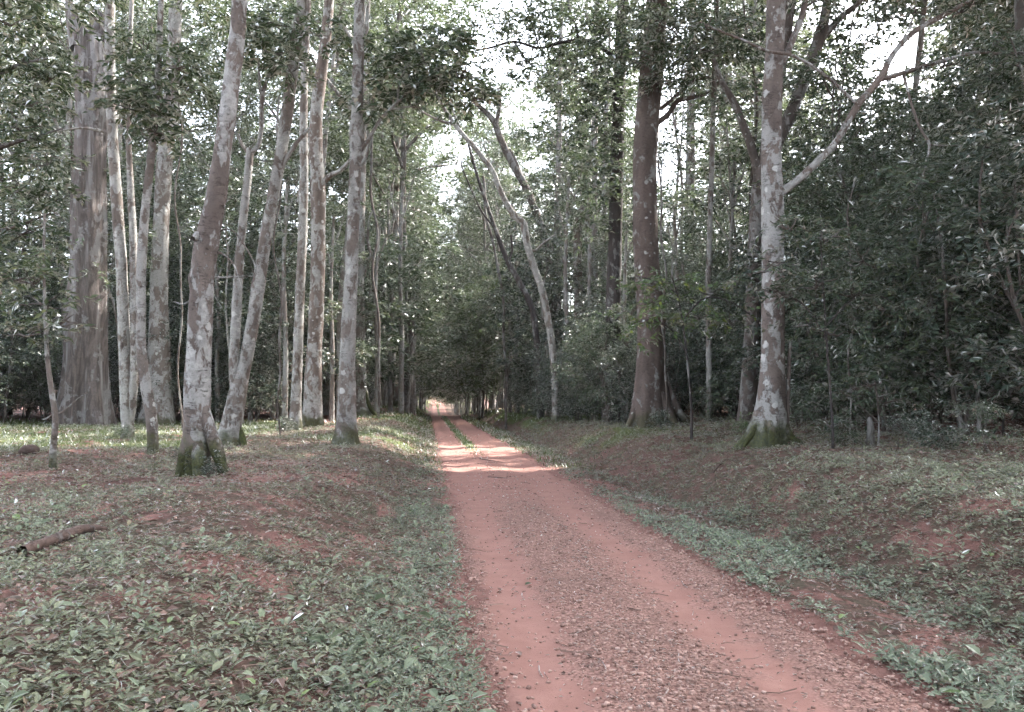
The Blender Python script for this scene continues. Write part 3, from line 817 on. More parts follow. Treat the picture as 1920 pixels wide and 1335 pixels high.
# --- centre
hero('bent_trunk_tree', 'bent pale brown trunk curving left over the track', (1040, 745),
     [(1042, 760, 14.4), (1040, 700, 13.6), (1035, 650, 13.6), (1026, 590, 13.6), (1015, 540, 13.6), (1001, 500, 13.6), (990, 465, 13.6), (985, 435, 13.6), (980, 418, 13.6), (966, 406, 12.8), (950, 382, 11.2), (935, 350, 10.4), (925, 322, 9.6), (905, 295, 9.6), (882, 268, 8.8), (858, 240, 8.0), (838, 212, 7.2), (820, 180, 5.6), (812, 165, 4.0)],
     'pale', HR, depth=34, seed=22, sides=14, n=110,
     branches=([(850, 232, 6), (825, 226, 5), (800, 214, 4), (770, 195, 3), (755, 180, 2.5)], [(990, 465, 5), (1003, 470, 5), (1020, 455, 4), (1040, 440, 3)], [(862, 238, 4), (850, 210, 3), (845, 190, 2)]))
hero('dark_leaning_pole', 'dark thin trunk leaning left under the bent pale trunk', (1012, 748),
     [(1013, 760, 14), (1010, 690, 13), (1004, 620, 12), (996, 575, 12), (975, 530, 11), (955, 497, 10), (940, 460, 9), (927, 425, 8), (912, 380, 7), (898, 340, 6), (885, 295, 5), (878, 270, 4)],
     'dark', HR, depth=40, seed=23, sides=10, branches=([(952, 492, 6), (960, 470, 5), (958, 440, 4)], [(925, 425, 4), (900, 390, 3), (868, 318, 3), (866, 300, 2)]))
hero('sky_leaning_tree', 'dark lichen-patched trunk leaning left against the bright sky gap', (1052, 752),
     [(1055, 765, 17.2), (1050, 690, 16.4), (1040, 600, 15.6), (1034, 520, 15.6), (1022, 450, 14.8), (1004, 395, 14.8), (985, 350, 14.8), (966, 315, 14.0), (950, 285, 13.3), (936, 255, 12.5), (929, 232, 11.7)],
     'fard', HR, depth=48, seed=24, sides=12, n=80,
     branches=([(929, 234, 9), (935, 210, 7), (937, 185, 6), (934, 165, 4)], [(929, 232, 11), (918, 218, 10), (905, 205, 9), (888, 190, 7), (865, 170, 5)], [(977, 330, 8), (965, 300, 8), (955, 280, 6)]),
     clumps=((890, 185, 50, 22, 0, 40), (845, 165, 45, 20, 0, 34), (940, 160, 30, 16, 0, 20)), leaf='lf_mid', lsize=(.34, .15), spray=.9)
hero('stub_topped_tree', 'pinkish pole-straight trunk with a broken stub top right of the bent trunk', (1086, 750),
     [(1086, 765, 22), (1086, 690, 19), (1085, 600, 18), (1084, 520, 17), (1083, 450, 16), (1084, 420, 16), (1091, 398, 14), (1094, 385, 9)],
     'brownpale', HR, depth=42, seed=25, sides=12)
hero('pale_pole_tree', 'pale grey pole trunk just left of the stub-topped trunk', (1046, 750),
     [(1047, 765, 15), (1046, 690, 14), (1046, 600, 14), (1046, 500, 13), (1046, 420, 13), (1047, 340, 12), (1049, 240, 10), (1050, 120, 9)], 'far', HR, depth=50, seed=26, sides=10, ext=32, crown=2)
hero('pale_twin_pole', 'leftmost of two close pale poles beside the dark epiphyte-hung trunk', (1116, 752),
     [(1117, 765, 15), (1116, 690, 13), (1115, 600, 13), (1115, 500, 12), (1115, 400, 11), (1115, 300, 11), (1116, 180, 10), (1118, 60, 9)], 'far', HR, depth=46, seed=27, sides=10, ext=30, crown=3)
hero('pale_twin_pole', 'rightmost of two close pale poles beside the dark epiphyte-hung trunk', (1131, 752),
     [(1131, 765, 13), (1131, 690, 11), (1131, 600, 11), (1132, 500, 11), (1133, 400, 10), (1134, 300, 9), (1138, 180, 8)], 'far', HR, depth=50, seed=28, sides=10, ext=26)
hero('dark_epiphyte_tree', 'dark straight trunk hung with leaves left of the smooth brown giant', (1147, 790),
     [(1146, 802, 40), (1147, 760, 34), (1148, 690, 31), (1150, 600, 29), (1152, 500, 27), (1154, 400, 26), (1157, 300, 25), (1160, 200, 23), (1164, 90, 21), (1168, -30, 19)],
     'dark', HR, depth=30, seed=29, sides=16, ext=24, crown=0,
     clumps=((1145, 200, 44, 60, -.5, 90), (1110, 260, 38, 60, -.2, 70), (1150, 90, 66, 50, -.6, 100), (1090, 150, 60, 50, 0, 90), (1120, 350, 30, 44, -.2, 50), (1070, 60, 76, 40, .2, 90), (1160, 300, 26, 50, -.6, 40), (1100, 420, 30, 30, -.2, 30), (1170, 20, 70, 40, -.8, 80), (1040, 250, 26, 24, .2, 18), (1020, 120, 36, 26, .4, 28), (980, 60, 50, 26, .3, 44), (920, 40, 52, 24, .5, 42), (1010, 20, 60, 26, .3, 50), (940, 110, 40, 18, .2, 24), (860, 20, 50, 20, .8, 30), (990, 150, 34, 16, .3, 18), (1040, 190, 30, 22, .2, 22)),
     branches=([(1162, 120, 9), (1120, 82, 8), (1085, 76, 7), (1050, 80, 6), (1010, 90, 5), (965, 78, 4.4), (925, 88, 4), (890, 96, 3)], [(1085, 78, 6), (1080, 50, 5), (1068, 20, 5), (1062, -20, 4)], [(965, 80, 4), (985, 110, 3.4), (1000, 125, 2.6)], [(1010, 90, 3), (1000, 50, 3), (980, 10, 2.4)]),
     spray=.6, leaf='lf_mid', lsize=(.24, .10))
# --- right side
hero('smooth_brown_giant', 'big smooth brown trunk with white spots and flaring buttress roots', (1216, 798),
     [(1214, 815, 62), (1216, 785, 60), (1217, 740, 56), (1219, 690, 53), (1221, 640, 51), (1220, 580, 49), (1215, 520, 48), (1211, 460, 47), (1209, 390, 46), (1209, 320, 45), (1212, 250, 45), (1217, 180, 46), (1223, 110, 44), (1229, 30, 40), (1234, -40, 36)],
     'brown', HR, seed=30, sides=32, n=100, ext=24, crown=4, cs=.85, bumps=((9.6, 5.2, .06, .12), (9.3, 3.6, .04, .15)),
     lobes=((math.pi * 1.05, .34, .6, .3), (math.pi * 1.35, .2, .5, .25), (math.pi * 1.62, .26, .6, .22), (math.pi * 1.87, .6, .8, .18), (.2, .4, .7, .22)),
     roots=([(1238, 680, 12), (1252, 730, 15), (1272, 772, 15), (1298, 800, 12), (1320, 812, 8)], [(1240, 735, 12, -.3), (1256, 778, 15, -.4), (1274, 803, 13, -.5), (1296, 815, 8, -.5)], [(1200, 740, 14, -.1), (1188, 780, 15, -.2), (1172, 808, 10, -.3)]),
     branches=([(1230, 232, 12), (1252, 215, 10), (1270, 190, 9), (1300, 182, 8), (1335, 170, 7), (1350, 150, 5)], [(1238, 205, 8), (1262, 185, 7), (1300, 150, 6), (1330, 145, 5)]),
     clumps=((1230, 60, 70, 40, -.8, 90), (1290, 110, 60, 36, -.6, 64), (1190, 110, 40, 30, -.7, 40), (1260, 0, 80, 36, -.6, 80), (1335, 60, 60, 36, -.4, 56), (1250, 150, 34, 16, -.8, 20)), leaf='lf_mid', lsize=(.2, .09), spray=.55)
hero('thin_lichen_pole', 'thin lichen pole between the brown giant and the white-patched tree', (1330, 792),
     [(1330, 800, 13), (1330, 740, 11), (1329, 660, 11), (1328, 560, 11), (1330, 460, 10), (1333, 360, 10), (1336, 260, 10), (1339, 160, 10), (1342, 60, 9), (1344, -30, 8)], 'pale', HR, depth=25, seed=31, sides=10, ext=22, crown=0, cs=.7)
hero('dark_forked_tree', 'dark trunk forking into heavy limbs behind the white-patched tree', (1402, 800),
     [(1398, 812, 44), (1402, 770, 36), (1406, 710, 32), (1410, 640, 30), (1413, 560, 29), (1416, 480, 28), (1419, 400, 27), (1424, 340, 27), (1436, 300, 27)],
     'fard', HR, depth=22, seed=32, sides=16, ext=21, crown=1, cs=.85,
     branches=([(1434, 310, 26), (1455, 270, 25), (1480, 220, 24), (1500, 170, 22), (1520, 120, 20), (1540, 70, 17), (1550, 20, 14), (1555, -40, 12)],
               [(1540, 75, 13), (1560, 50, 12), (1585, 25, 11), (1610, 5, 10), (1640, -30, 8)], [(1424, 330, 18), (1410, 280, 16), (1392, 230, 15), (1375, 190, 13), (1352, 150, 11), (1338, 110, 8)],
               [(1510, 140, 14), (1535, 60, 13), (1545, 20, 11), (1550, -30, 9)]),
     clumps=((1330, 90, 70, 40, .5, 60), (1270, 60, 70, 50, .5, 70), (1400, 60, 60, 40, .6, 50), (1390, 190, 50, 30, .4, 34), (1600, 40, 70, 30, 0, 50), (1540, 150, 50, 24, .4, 30)), leaf='lf_mid', lsize=(.2, .09), spray=.55)
hero('white_patched_tree', 'foreground right tree with bold white lichen patches and long rising limb', (1440, 834),
     [(1437, 850, 72), (1440, 818, 62), (1444, 770, 53), (1447, 710, 47), (1449, 640, 43), (1450, 560, 42), (1450, 480, 42), (1449, 410, 42), (1448, 350, 40), (1446, 290, 38), (1447, 220, 36), (1450, 150, 35), (1453, 80, 34), (1455, 0, 34), (1457, -50, 32)],
     'pink', HR, seed=33, sides=28, n=110, ext=19, crown=2, cs=.85,
     lobes=((math.pi * 1.0, .34, .42, .26), (math.pi * 1.28, .12, .4, .2), (math.pi * 1.5, .2, .45, .2), (math.pi * 1.75, .14, .4, .22), (math.pi * 1.95, .3, .42, .22)),
     roots=([(1462, 790, 18, -.1), (1478, 818, 19, -.15), (1500, 834, 16, -.2), (1530, 846, 9, -.2)], [(1425, 785, 12, -.05), (1410, 812, 13, -.1), (1392, 838, 8, -.15)], [(1446, 790, 16, -.22), (1447, 815, 18, -.3), (1449, 845, 14, -.36)]),
     branches=(([(1462, 362, 16.4), (1480, 350, 15.6), (1500, 335, 13.9), (1535, 300, 13.9), (1565, 270, 13.1), (1592, 225, 13.1), (1612, 192, 12.3), (1635, 165, 12.3), (1655, 140, 12.3), (1668, 112, 10.7), (1690, 82, 9.8), (1725, 52, 9.8), (1770, 28, 9.0), (1830, -5, 7.4)], {'n': 60, 'sides': 12, 'bark': 'brownpale'}),
               ([(1655, 148, 9), (1690, 138, 9), (1730, 125, 8), (1765, 115, 8), (1800, 105, 7), (1835, 98, 6), (1880, 101, 5), (1930, 97, 4)], {'n': 40}),
               ([(1694, 138, 5), (1702, 170, 5), (1712, 205, 5), (1725, 240, 5), (1742, 270, 5), (1738, 300, 4), (1730, 330, 3.4), (1705, 372, 2.5)], {'n': 40}),
               [(1744, 271, 4), (1770, 273, 3), (1810, 270, 2.5), (1850, 265, 2)],
               [(1466, 118, 13), (1478, 95, 12), (1492, 60, 12), (1505, 25, 11), (1512, -10, 10), (1518, -40, 9)],
               ([(1606, 195, 6, -.1), (1585, 175, 6, -.15), (1560, 152, 6, -.2), (1520, 122, 6, -.25), (1480, 102, 6, -.3), (1440, 96, 6, -.35), (1400, 78, 5, -.35), (1350, 58, 4, -.3), (1310, 40, 3, -.3)], {'n': 40}),
               [(1476, 790, 8), (1478, 720, 8), (1480, 670, 7), (1482, 640, 5)], [(1672, 105, 4), (1700, 60, 3), (1715, 20, 3), (1718, -20, 2)]),
     clumps=((1800, 15, 56, 20, .2, 30), (1865, 75, 50, 20, .1, 26), (1715, 15, 40, 16, 0, 16), (1905, 125, 40, 18, .2, 18), (1735, 335, 34, 18, 0, 12), (1845, 268, 32, 12, 0, 9), (1525, -5, 50, 18, 0, 20), (1325, 45, 34, 16, -.3, 13), (1770, 115, 34, 12, 0, 9), (1700, 385, 36, 16, 0, 10)), lsize=(.15, .065), spray=.42)
hero('slim_thicket_tree', 'slim pale stem half hidden in the right thicket', (1700, 805),
     [(1698, 815, 15), (1699, 700, 13), (1700, 600, 13), (1701, 500, 13), (1703, 400, 12), (1706, 300, 12), (1715, 180, 11), (1728, 60, 10), (1735, -20, 9)], 'far', HR, depth=24, seed=34, sides=10, ext=21, crown=3, cs=.8)
hero('pinkish_far_tree', 'pinkish far trunk seen between the brown giant and the thin lichen pole', (1292, 780),
     [(1292, 790, 26), (1292, 700, 22), (1292, 600, 20), (1293, 500, 19), (1293, 420, 19), (1294, 330, 18), (1295, 230, 16), (1296, 160, 14)], 'brownpale', HR, depth=45, seed=35, sides=12, ext=34, crown=1)
# --- leafy trees and saplings in front of the wood
hero('overhanging_tree', 'tree beyond the left edge hanging dark leafy boughs before the snag', (-90, 862),
     [(-95, 870, 40), (-92, 700, 36), (-90, 500, 32), (-85, 300, 28), (-80, 100, 24), (-76, -50, 20)], 'fard', HG, depth=15.5, seed=40, ext=15, crown=3,
     branches=([(-84, 330, 12), (-30, 290, 10), (20, 270, 8), (70, 255, 5), (120, 240, 3)], [(-82, 200, 12), (-20, 150, 10), (40, 120, 7), (90, 110, 4)], [(-88, 480, 10), (-30, 440, 8), (30, 425, 6), (95, 400, 3)]),
     clumps=((40, 110, 70, 30, 0, 50), (95, 140, 46, 22, .3, 28), (30, 230, 60, 28, 0, 40), (85, 300, 50, 24, .2, 30), (30, 350, 50, 30, 0, 34), (110, 370, 34, 18, .3, 16), (40, 430, 56, 30, .2, 36), (20, 520, 50, 34, .6, 34), (20, 40, 60, 28, .5, 36), (60, 190, 50, 20, 0, 26)),
     leaf='lf_bough', lsize=(.16, .08), spray=.42)
hero('fresh_leaved_sapling', 'sapling with fresh pale green leaves before the brown giant', (1296, 812),
     [(1297, 822, 6.2), (1296, 760, 5.0), (1290, 690, 4.3), (1282, 620, 3.7), (1272, 560, 3.1), (1260, 520, 2.5)], 'dark', HR, depth=19, seed=41, sides=7, cat='sapling',
     branches=([(1288, 660, 4), (1255, 615, 3), (1215, 600, 2.4), (1180, 610, 2)], [(1280, 600, 4), (1320, 560, 3), (1370, 566, 3), (1424, 604, 2)], [(1270, 550, 3), (1225, 525, 2.5), (1185, 520, 2)]),
     clumps=((1210, 528, 42, 16, 0, 14), (1265, 520, 40, 16, 0, 14), (1330, 545, 42, 16, .1, 13), (1185, 585, 32, 18, 0, 13), (1245, 600, 46, 20, .2, 18), (1310, 590, 46, 18, .2, 15), (1175, 640, 26, 14, 0, 8), (1370, 600, 34, 14, .1, 9), (1225, 560, 50, 18, 0, 14)),
     leaf='lf_fresh', lsize=(.17, .075), spray=.4)
hero('spreading_sapling', 'spreading grey-green sapling crossing in front of the white-patched trunk', (1562, 846),
     [(1562, 855, 5.6), (1561, 800, 5.0), (1556, 720, 4.3), (1550, 640, 3.7), (1545, 560, 3.1), (1540, 480, 2.5), (1538, 400, 1.9)], 'dark', HR, depth=13.6, seed=42, sides=7, cat='sapling',
     branches=([(1552, 640, 4), (1510, 575, 3), (1460, 548, 2.5), (1410, 545, 2)], [(1550, 610, 4), (1600, 560, 3), (1650, 555, 2.5), (1690, 580, 2)], [(1546, 540, 3), (1500, 500, 2.5), (1440, 490, 2)]),
     clumps=((1470, 545, 44, 16, 0, 18), (1430, 500, 40, 18, -.1, 15), (1530, 530, 56, 20, 0, 24), (1600, 545, 56, 20, 0, 24), (1660, 570, 50, 18, 0, 18), (1545, 440, 60, 30, .2, 30), (1480, 420, 40, 20, .2, 14), (1620, 480, 60, 30, .3, 26), (1570, 620, 60, 20, .2, 18), (1500, 600, 36, 14, 0, 10)),
     leaf='lf_mid', lsize=(.13, .055), spray=.36)
hero('bright_edge_bush', 'light green bush at the right edge of the thicket', (1880, 835),
     [(1882, 845, 5.6), (1880, 760, 5.0), (1872, 680, 3.7), (1866, 600, 2.5)], 'dark', HR, depth=14.5, seed=43, sides=7, cat='bush',
     branches=([(1876, 700, 4), (1840, 650, 3), (1790, 610, 2)], [(1872, 660, 4), (1900, 610, 3), (1930, 580, 2)]),
     clumps=((1860, 580, 60, 26, 0, 26), (1900, 620, 50, 26, .2, 22), (1800, 600, 56, 18, 0, 18), (1830, 660, 60, 24, .2, 20), (1900, 530, 46, 22, 0, 18), (1760, 630, 44, 14, 0, 11), (1880, 720, 60, 26, .3, 20)),
     leaf='lf_light', lsize=(.13, .055), spray=.36)
hero('broken_stump', 'short broken mossy stump at the foot of the right thicket', (1633, 838), [(1632, 845, 18), (1633, 815, 14), (1632, 796, 12), (1630, 782, 6)], 'fard', HR, seed=44, sides=9, cat='stump', n=20)
hero('sprawling_sapling', 'small sapling with few drooping leaves beside the broken stump', (1646, 838),
     [(1646, 845, 5), (1648, 800, 4), (1645, 750, 3.4), (1640, 715, 3)], 'fard', HR, seed=45, sides=6, cat='sapling', n=24,
     branches=([(1647, 790, 3), (1610, 760, 2.4), (1570, 728, 2)], [(1644, 745, 3), (1680, 735, 2)]),
     clumps=((1590, 725, 40, 9, 0, 7), (1660, 745, 40, 10, 0, 8), (1630, 715, 30, 9, 0, 5), (1555, 790, 30, 9, 0, 5)), leaf='lf_mid', lsize=(.15, .06), spray=.35)
# --- thin pale poles that show one by one against the dark wood
POLES = [(956, 380, 56, 7, 4, 'thin pale pole furthest left under the sky gap'), (970, 430, 52, 8, -6, 'thin pale pole second under the sky gap'), (986, 420, 58, 7, 8, 'thin pale pole directly below the dark leaning trunk'),
         (1004, 470, 50, 8, -4, 'short pale pole just left of the bent trunk'), (1062, 330, 41, 9, 5, 'pale pole between the bent trunk and the stub-topped trunk'), (1104, 300, 40, 8, -3, 'pale pole between the stub-topped trunk and the twin poles'),
         (1172, 420, 33, 8, 3, 'thin pole between the dark epiphyte trunk and the brown giant'), (1268, 380, 33, 8, -5, 'thin pole just right of the brown giant'), (1372, 300, 28, 9, 6, 'thin pole left of the dark forked trunk'),
         (706, 420, 44, 8, 6, 'thin pale pole right of the straight tree nearest the track'), (732, 380, 50, 8, -5, 'grey pole midway between the straight tree and the track'), (752, 330, 47, 9, 4, 'tallest grey pole left of the far track'), (776, 470, 56, 7, -3, 'short grey pole near the far left edge of the track'),
         (534, 330, 36, 9, 5, 'thin pole between the forked pair and the mossy stem'), (512, 450, 40, 8, -6, 'short thin pole behind the forked pair'), (622, 400, 38, 8, 4, 'thin pole between the split trunk and the straight tree'), (408, 480, 37, 8, -5, 'thin pole behind the knotted leaning tree')]
for k, (px, ty, d_, w_, ln_, lab) in enumerate(POLES):
    h_ = 765 - ty
    hero('pale_pole', lab, (px, 765), [(px, 775, w_ * 1.25), (px + ln_ * .3, 765 - h_ * .3, w_), (px - ln_ * .4, 765 - h_ * .6, w_ * .85), (px + ln_, ty, w_ * .6)], 'far', 'thin pale poles in the wood', depth=d_, seed=60 + k, sides=8, n=26, ext=None,
         branches=([(px + ln_ * .4, 765 - h_ * .8, w_ * .45), (px + ln_ + 14, ty + h_ * .06, w_ * .3), (px + ln_ + 26, ty - 18, w_ * .2)], [(px + ln_ * .1, 765 - h_ * .72, w_ * .4), (px - 16, ty + h_ * .12, w_ * .3), (px - 24, ty, w_ * .2)]),
         clumps=((px + ln_, ty - 8, 26, 11, 0, 12), (px + ln_ + 26, ty - 16, 22, 9, 0, 8), (px - 24, ty, 22, 9, 0, 8)), leaf='lf_mid', lsize=(.26, .115), spray=.7)
# --- lianas
LI = [([(1236, 300), (1240, 420), (1247, 520), (1242, 620), (1250, 700), (1246, 800)], 24.2, 4, 'thin liana hanging down the right side of the brown giant'),
      ([(700, 250), (694, 340), (706, 430), (700, 520), (712, 640), (708, 775)], 40, 5, 'crooked liana hanging right of the straight pale tree'),
      ([(335, 120), (338, 260), (330, 400), (342, 520), (336, 640), (340, 800)], 26, 3.5, 'thin liana hanging between the stout and the knotted tree'),
      ([(520, 180), (524, 330), (516, 470), (528, 600), (522, 700), (526, 810)], 24, 3.5, 'thin liana hanging between the forked pair and the mossy stem'),
      ([(1600, 330), (1590, 440), (1602, 560), (1592, 690), (1598, 838)], 15.5, 3.5, 'thin liana hanging into the thicket left of the broken stump'),
      ([(905, 330), (915, 420), (938, 520), (946, 640), (950, 760)], 44, 5, 'dark liana slanting below the sky gap')]
for k, (pts, d_, w_, lab) in enumerate(LI):
    p = at(pts[-1][0], pts[-1][1], d_); loc = np.array([p[0], p[1], hz(p[0], p[1])])
    P, r = px_path([(a_, b_, w_) for a_, b_ in pts[::-1]], d_, loc, 40)
    P[0, 2] = -.1
    wob = np.sin(np.linspace(0, 23, 40) + k) * .05
    P[:, 0] += wob; P[:, 1] += wob * .6
    o = obj('liana', mesh_np('liana', *tube(P, r, 6, seed=k), M['fard'], True), None, loc)
    tag(o, lab, 'liana', 'lianas hanging from the canopy')
#@@FOLIAGE

# ------------------------------------------------------------------ the forest behind: countable trees, treelets and shrubs
rgf = np.random.default_rng(2024)
def near_gap_ray(x, y, H, margin):
    h = np.linspace(0, 1.1 * H, 24)
    k = h / math.tan(SUN_EL)
    cx = GAP[0] + math.sin(SUN_AZ) * k; cyy = GAP[1] + math.cos(SUN_AZ) * k
    return np.min(np.hypot(cx - x, cyy - y)) < margin

HEROXY = np.array([[o.location.x, o.location.y] for o in scene.objects if o.get('category') == 'tree' and o.parent is None])
placed = []
def free(x, y, r, hero_r=1.2):
    if np.min(np.hypot(HEROXY[:, 0] - x, HEROXY[:, 1] - y)) < hero_r: return False
    for (a, b_, rr) in placed:
        if math.hypot(a - x, b_ - y) < (r + rr) * .5: return False
    return True

def azim(x, y):
    return math.degrees(math.atan2(x, y)) - math.degrees(YAW)

LAND = [(-60, 'the left edge'), (98, 'the lone sapling'), (165, 'the dead snag'), (237, 'the slim stem'), (298, 'the stout tree'),
        (371, 'the knotted tree'), (452, 'the forked pair'), (557, 'the mossy stem'), (590, 'the split trunk'), (652, 'the straight tree'),
        (815, 'the track end'), (1035, 'the bent trunk'), (1120, 'the twin poles'), (1217, 'the brown giant'), (1330, 'the lichen pole'),
        (1448, 'the patched tree'), (1699, 'the thicket stem'), (1980, 'the right edge')]
def where(x, y):
    """how deep in the wood a tree stands and between which landmarks it is seen"""
    px = float(proj(np.array([[x, y, 1.5]]))[0][0]) if y > 2 else 3000.0
    dep = 'close' if y < 33 else ('midway' if y < 66 else 'far off')
    if y < 2: return dep, 'behind the viewpoint'
    if px > 1980: return dep, 'beyond the right edge of the view'
    if px < -60: return dep, 'beyond the left edge of the view'
    k = max(i for i, (q, _) in enumerate(LAND) if q <= px)
    k = min(k, len(LAND) - 2)
    return dep, ('between ' + LAND[k][1] + ' and ' + LAND[k + 1][1])

CLEAR = [(385, 440, 60), (930, 976, 76), (1580, 1720, 120), (1250, 1270, 90)]      # breaks between the stands where the sky comes through
def scatter(kind, n, gen, r, name, cat, barks, leafs, hero_r=1.2, scr=(.85, 1.15), tries=60):
    k = 0
    for _ in range(n * tries):
        if k >= n: break
        x, y = gen()
        if not free(x, y, r, hero_r): continue
        var = int(rgf.integers(5)); sc = float(rgf.uniform(*scr))
        if kind in ('tall', 'mid') and y > 24:
            q = float(proj(np.array([[x, y, 1.5]]))[0][0]); cr = (4.3 if kind == 'tall' else 1.2) / y * FPX
            if any(a_ - cr < q < b_ + cr and y < lim_ for a_, b_, lim_ in (CLEAR if kind == 'tall' else CLEAR[:1])): continue
        if kind == 'tall' and -4 < y < 27 and -1.0 < x / max(y, .1) < .82: continue
        placed.append((x, y, r)); k += 1
        dep, wh = where(x, y)
        look = {'tall': 'slender tree', 'mid': 'small tree', 'pole': 'pole tree', 'shrub': 'leafy shrub'}[kind]
        rz_ = float(rgf.uniform(0, 6.28)); t_ = place_proto('midfar' if kind == 'mid' and y > 44 else kind, var, x, y, rz_, sc, name, look + ' ' + dep + ' ' + wh, cat, cat + 's of the wood ' + dep,
                    barks[int(rgf.integers(len(barks)))], (leafs if y < 50 or kind == 'shrub' else ['lf_light', 'lf_light', 'lf_mid'])[int(rgf.integers(3)) % len(leafs)])  # far crowns take lighter leaves: sunlit brightness put into the colour
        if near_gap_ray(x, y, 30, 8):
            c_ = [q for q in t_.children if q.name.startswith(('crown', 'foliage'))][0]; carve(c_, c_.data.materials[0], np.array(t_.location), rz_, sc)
    return k

def g_left(y0, y1, s0, s1, p=1.0):
    def f():
        y = y0 + (y1 - y0) * rgf.uniform() ** p
        lim = min(s1, .62 * y + 4)
        return float(road_c(y)) - rgf.uniform(s0, max(lim, s0 + 1)), y
    return f
def g_right(y0, y1, s0, s1, p=1.0):
    def f():
        y = y0 + (y1 - y0) * rgf.uniform() ** p
        lim = min(s1, .9 * y + 5)
        return float(road_c(y)) + rgf.uniform(s0, max(lim, s0 + 1)), y
    return f

T = ('slender_tree', 'tree', ['far', 'far', 'fard', 'brownpale'], ['lf_mid', 'lf_mid', 'lf_light'])
def tall(n, g, r): return scatter('tall', n, g, r, *T)
nT = tall(20, g_left(38, 74, 5.5, 40), 3.6) + tall(12, g_left(46, 110, 2.8, 6.5), 3.6) + tall(14, g_left(60, 150, 3.2, 45), 4.0)
nT += tall(16, g_right(30, 65, 8.5, 38), 4.0) + tall(10, g_right(70, 125, 4.4, 8), 3.6) + tall(16, g_right(60, 150, 5.0, 45), 4.0)
nT += tall(34, g_right(0, 32, 12, 34), 3.0)            # right wood; unseen trees beyond the frame's edge added to shade the foreground
nT += tall(9, g_left(112, 170, 2.8, 7), 3.2) + tall(11, g_right(108, 170, 2.8, 8), 3.2)
nT += tall(14, lambda: (float(rgf.uniform(-14, 16)), float(rgf.uniform(215, 270))), 3.6)
nT += tall(7, lambda: (float(rgf.uniform(-20, -4.5)), float(rgf.uniform(-26, -2))), 4.0) + tall(7, lambda: (float(rgf.uniform(6.5, 22)), float(rgf.uniform(-26, -2))), 4.0)  # unseen trees behind the viewpoint, added to darken light from the back
Mi = ('understorey_tree', 'small tree', ['fard', 'far'], ['lf_mid', 'lf_dark', 'lf_mid'])
def mid(n, g, r): return scatter('mid', n, g, r, *Mi, hero_r=1.0)
nM = mid(40, g_left(37, 62, 5.0, 36), 2.0) + mid(26, g_left(50, 130, 3.4, 36), 2.4) + mid(20, g_left(50, 125, 2.3, 4.6), 2.0)
nM += mid(24, g_right(33, 65, 12.0, 36), 2.3) + mid(26, g_right(55, 130, 4.6, 36), 2.4) + mid(20, g_right(62, 125, 2.8, 5.5), 2.0) + mid(12, g_right(98, 155, 2.4, 7), 2.0)
nM += scatter('mid', 66, g_right(13, 34, 9.0, 26), 1.3, *Mi, hero_r=1.0, scr=(.5, .78)) + mid(16, g_right(34, 62, 14, 44), 2.2)
nM += scatter('mid', 9, lambda: (float(rgf.uniform(-16, -4)), float(rgf.uniform(-14, -3))), 2.2, *Mi, hero_r=1.0) + scatter('mid', 9, lambda: (float(rgf.uniform(6, 18)), float(rgf.uniform(-14, -2))), 2.2, *Mi, hero_r=1.0)  # small trees out of view, likewise added to cut light from behind
Sh = ('understorey_shrub', 'shrub', ['fard'], ['lf_dark', 'lf_dark', 'lf_mid'])
def shrub(n, g, r): return scatter('shrub', n, g, r, *Sh, hero_r=1.1)
nS = shrub(54, g_left(37, 56, 5.5, 34), 1.35) + shrub(36, g_left(45, 120, 3.4, 26), 1.7)
nS += shrub(30, g_right(32, 60, 5.6, 26), 1.6) + shrub(36, g_right(50, 120, 4.0, 26), 1.7)
nS += scatter('shrub', 9, g_right(26, 34, 4.6, 7.4), 1.3, *Sh, hero_r=.8, scr=(.55, .85)) + scatter('shrub', 10, g_right(34, 50, 4.2, 7.0), 1.3, *Sh, hero_r=.8, scr=(.6, .95)) + shrub(60, g_right(12, 34, 8.2, 22), 1.15) + shrub(36, g_right(30, 62, 12, 44), 1.6)
nS += shrub(8, lambda: (float(rgf.uniform(-27, -17.5)), float(rgf.uniform(27, 36))), 1.6)
Po = ('pole_tree', 'tree', ['far', 'far', 'pale', 'fard'], ['lf_mid', 'lf_dark', 'lf_light'])
def pole(n, g): return scatter('pole', n, g, 1.0, *Po, hero_r=.9, scr=(.8, 1.25))
nP = pole(16, g_left(34, 52, 4.5, 26)) + pole(18, g_left(48, 110, 3.0, 16)) + pole(22, g_right(31, 56, 5.0, 18)) + pole(20, g_right(50, 110, 3.6, 16)) + pole(12, g_right(18, 32, 8.5, 20))
nM += scatter('mid', 8, g_left(70, 130, 2.6, 3.8), 1.9, *Mi, hero_r=1.0, scr=(1.1, 1.4)) + scatter('mid', 8, g_right(70, 130, 2.6, 3.8), 1.9, *Mi, hero_r=1.0, scr=(1.1, 1.4))
nS += scatter('shrub', 9, lambda: (float(rgf.uniform(-5, 7)), float(rgf.uniform(158, 182))), 1.4, 'understorey_shrub', 'shrub', ['fard'], ['lf_light'] * 3)  # light leaves paint the shrubs at the track's end as sunlit
nP += pole(14, g_left(60, 150, 2.2, 5)) + pole(14, g_right(60, 150, 2.4, 5))
nM += mid(12, lambda: (float(rgf.uniform(-18, 20)), float(rgf.uniform(165, 210))), 2.4)
for q in ((1002, 45), (958, 53), (1025, 43.5), (1075, 60)):
    p = at(q[0], 750, q[1])
    mid(1, lambda: (float(p[0]), float(p[1])), .3)
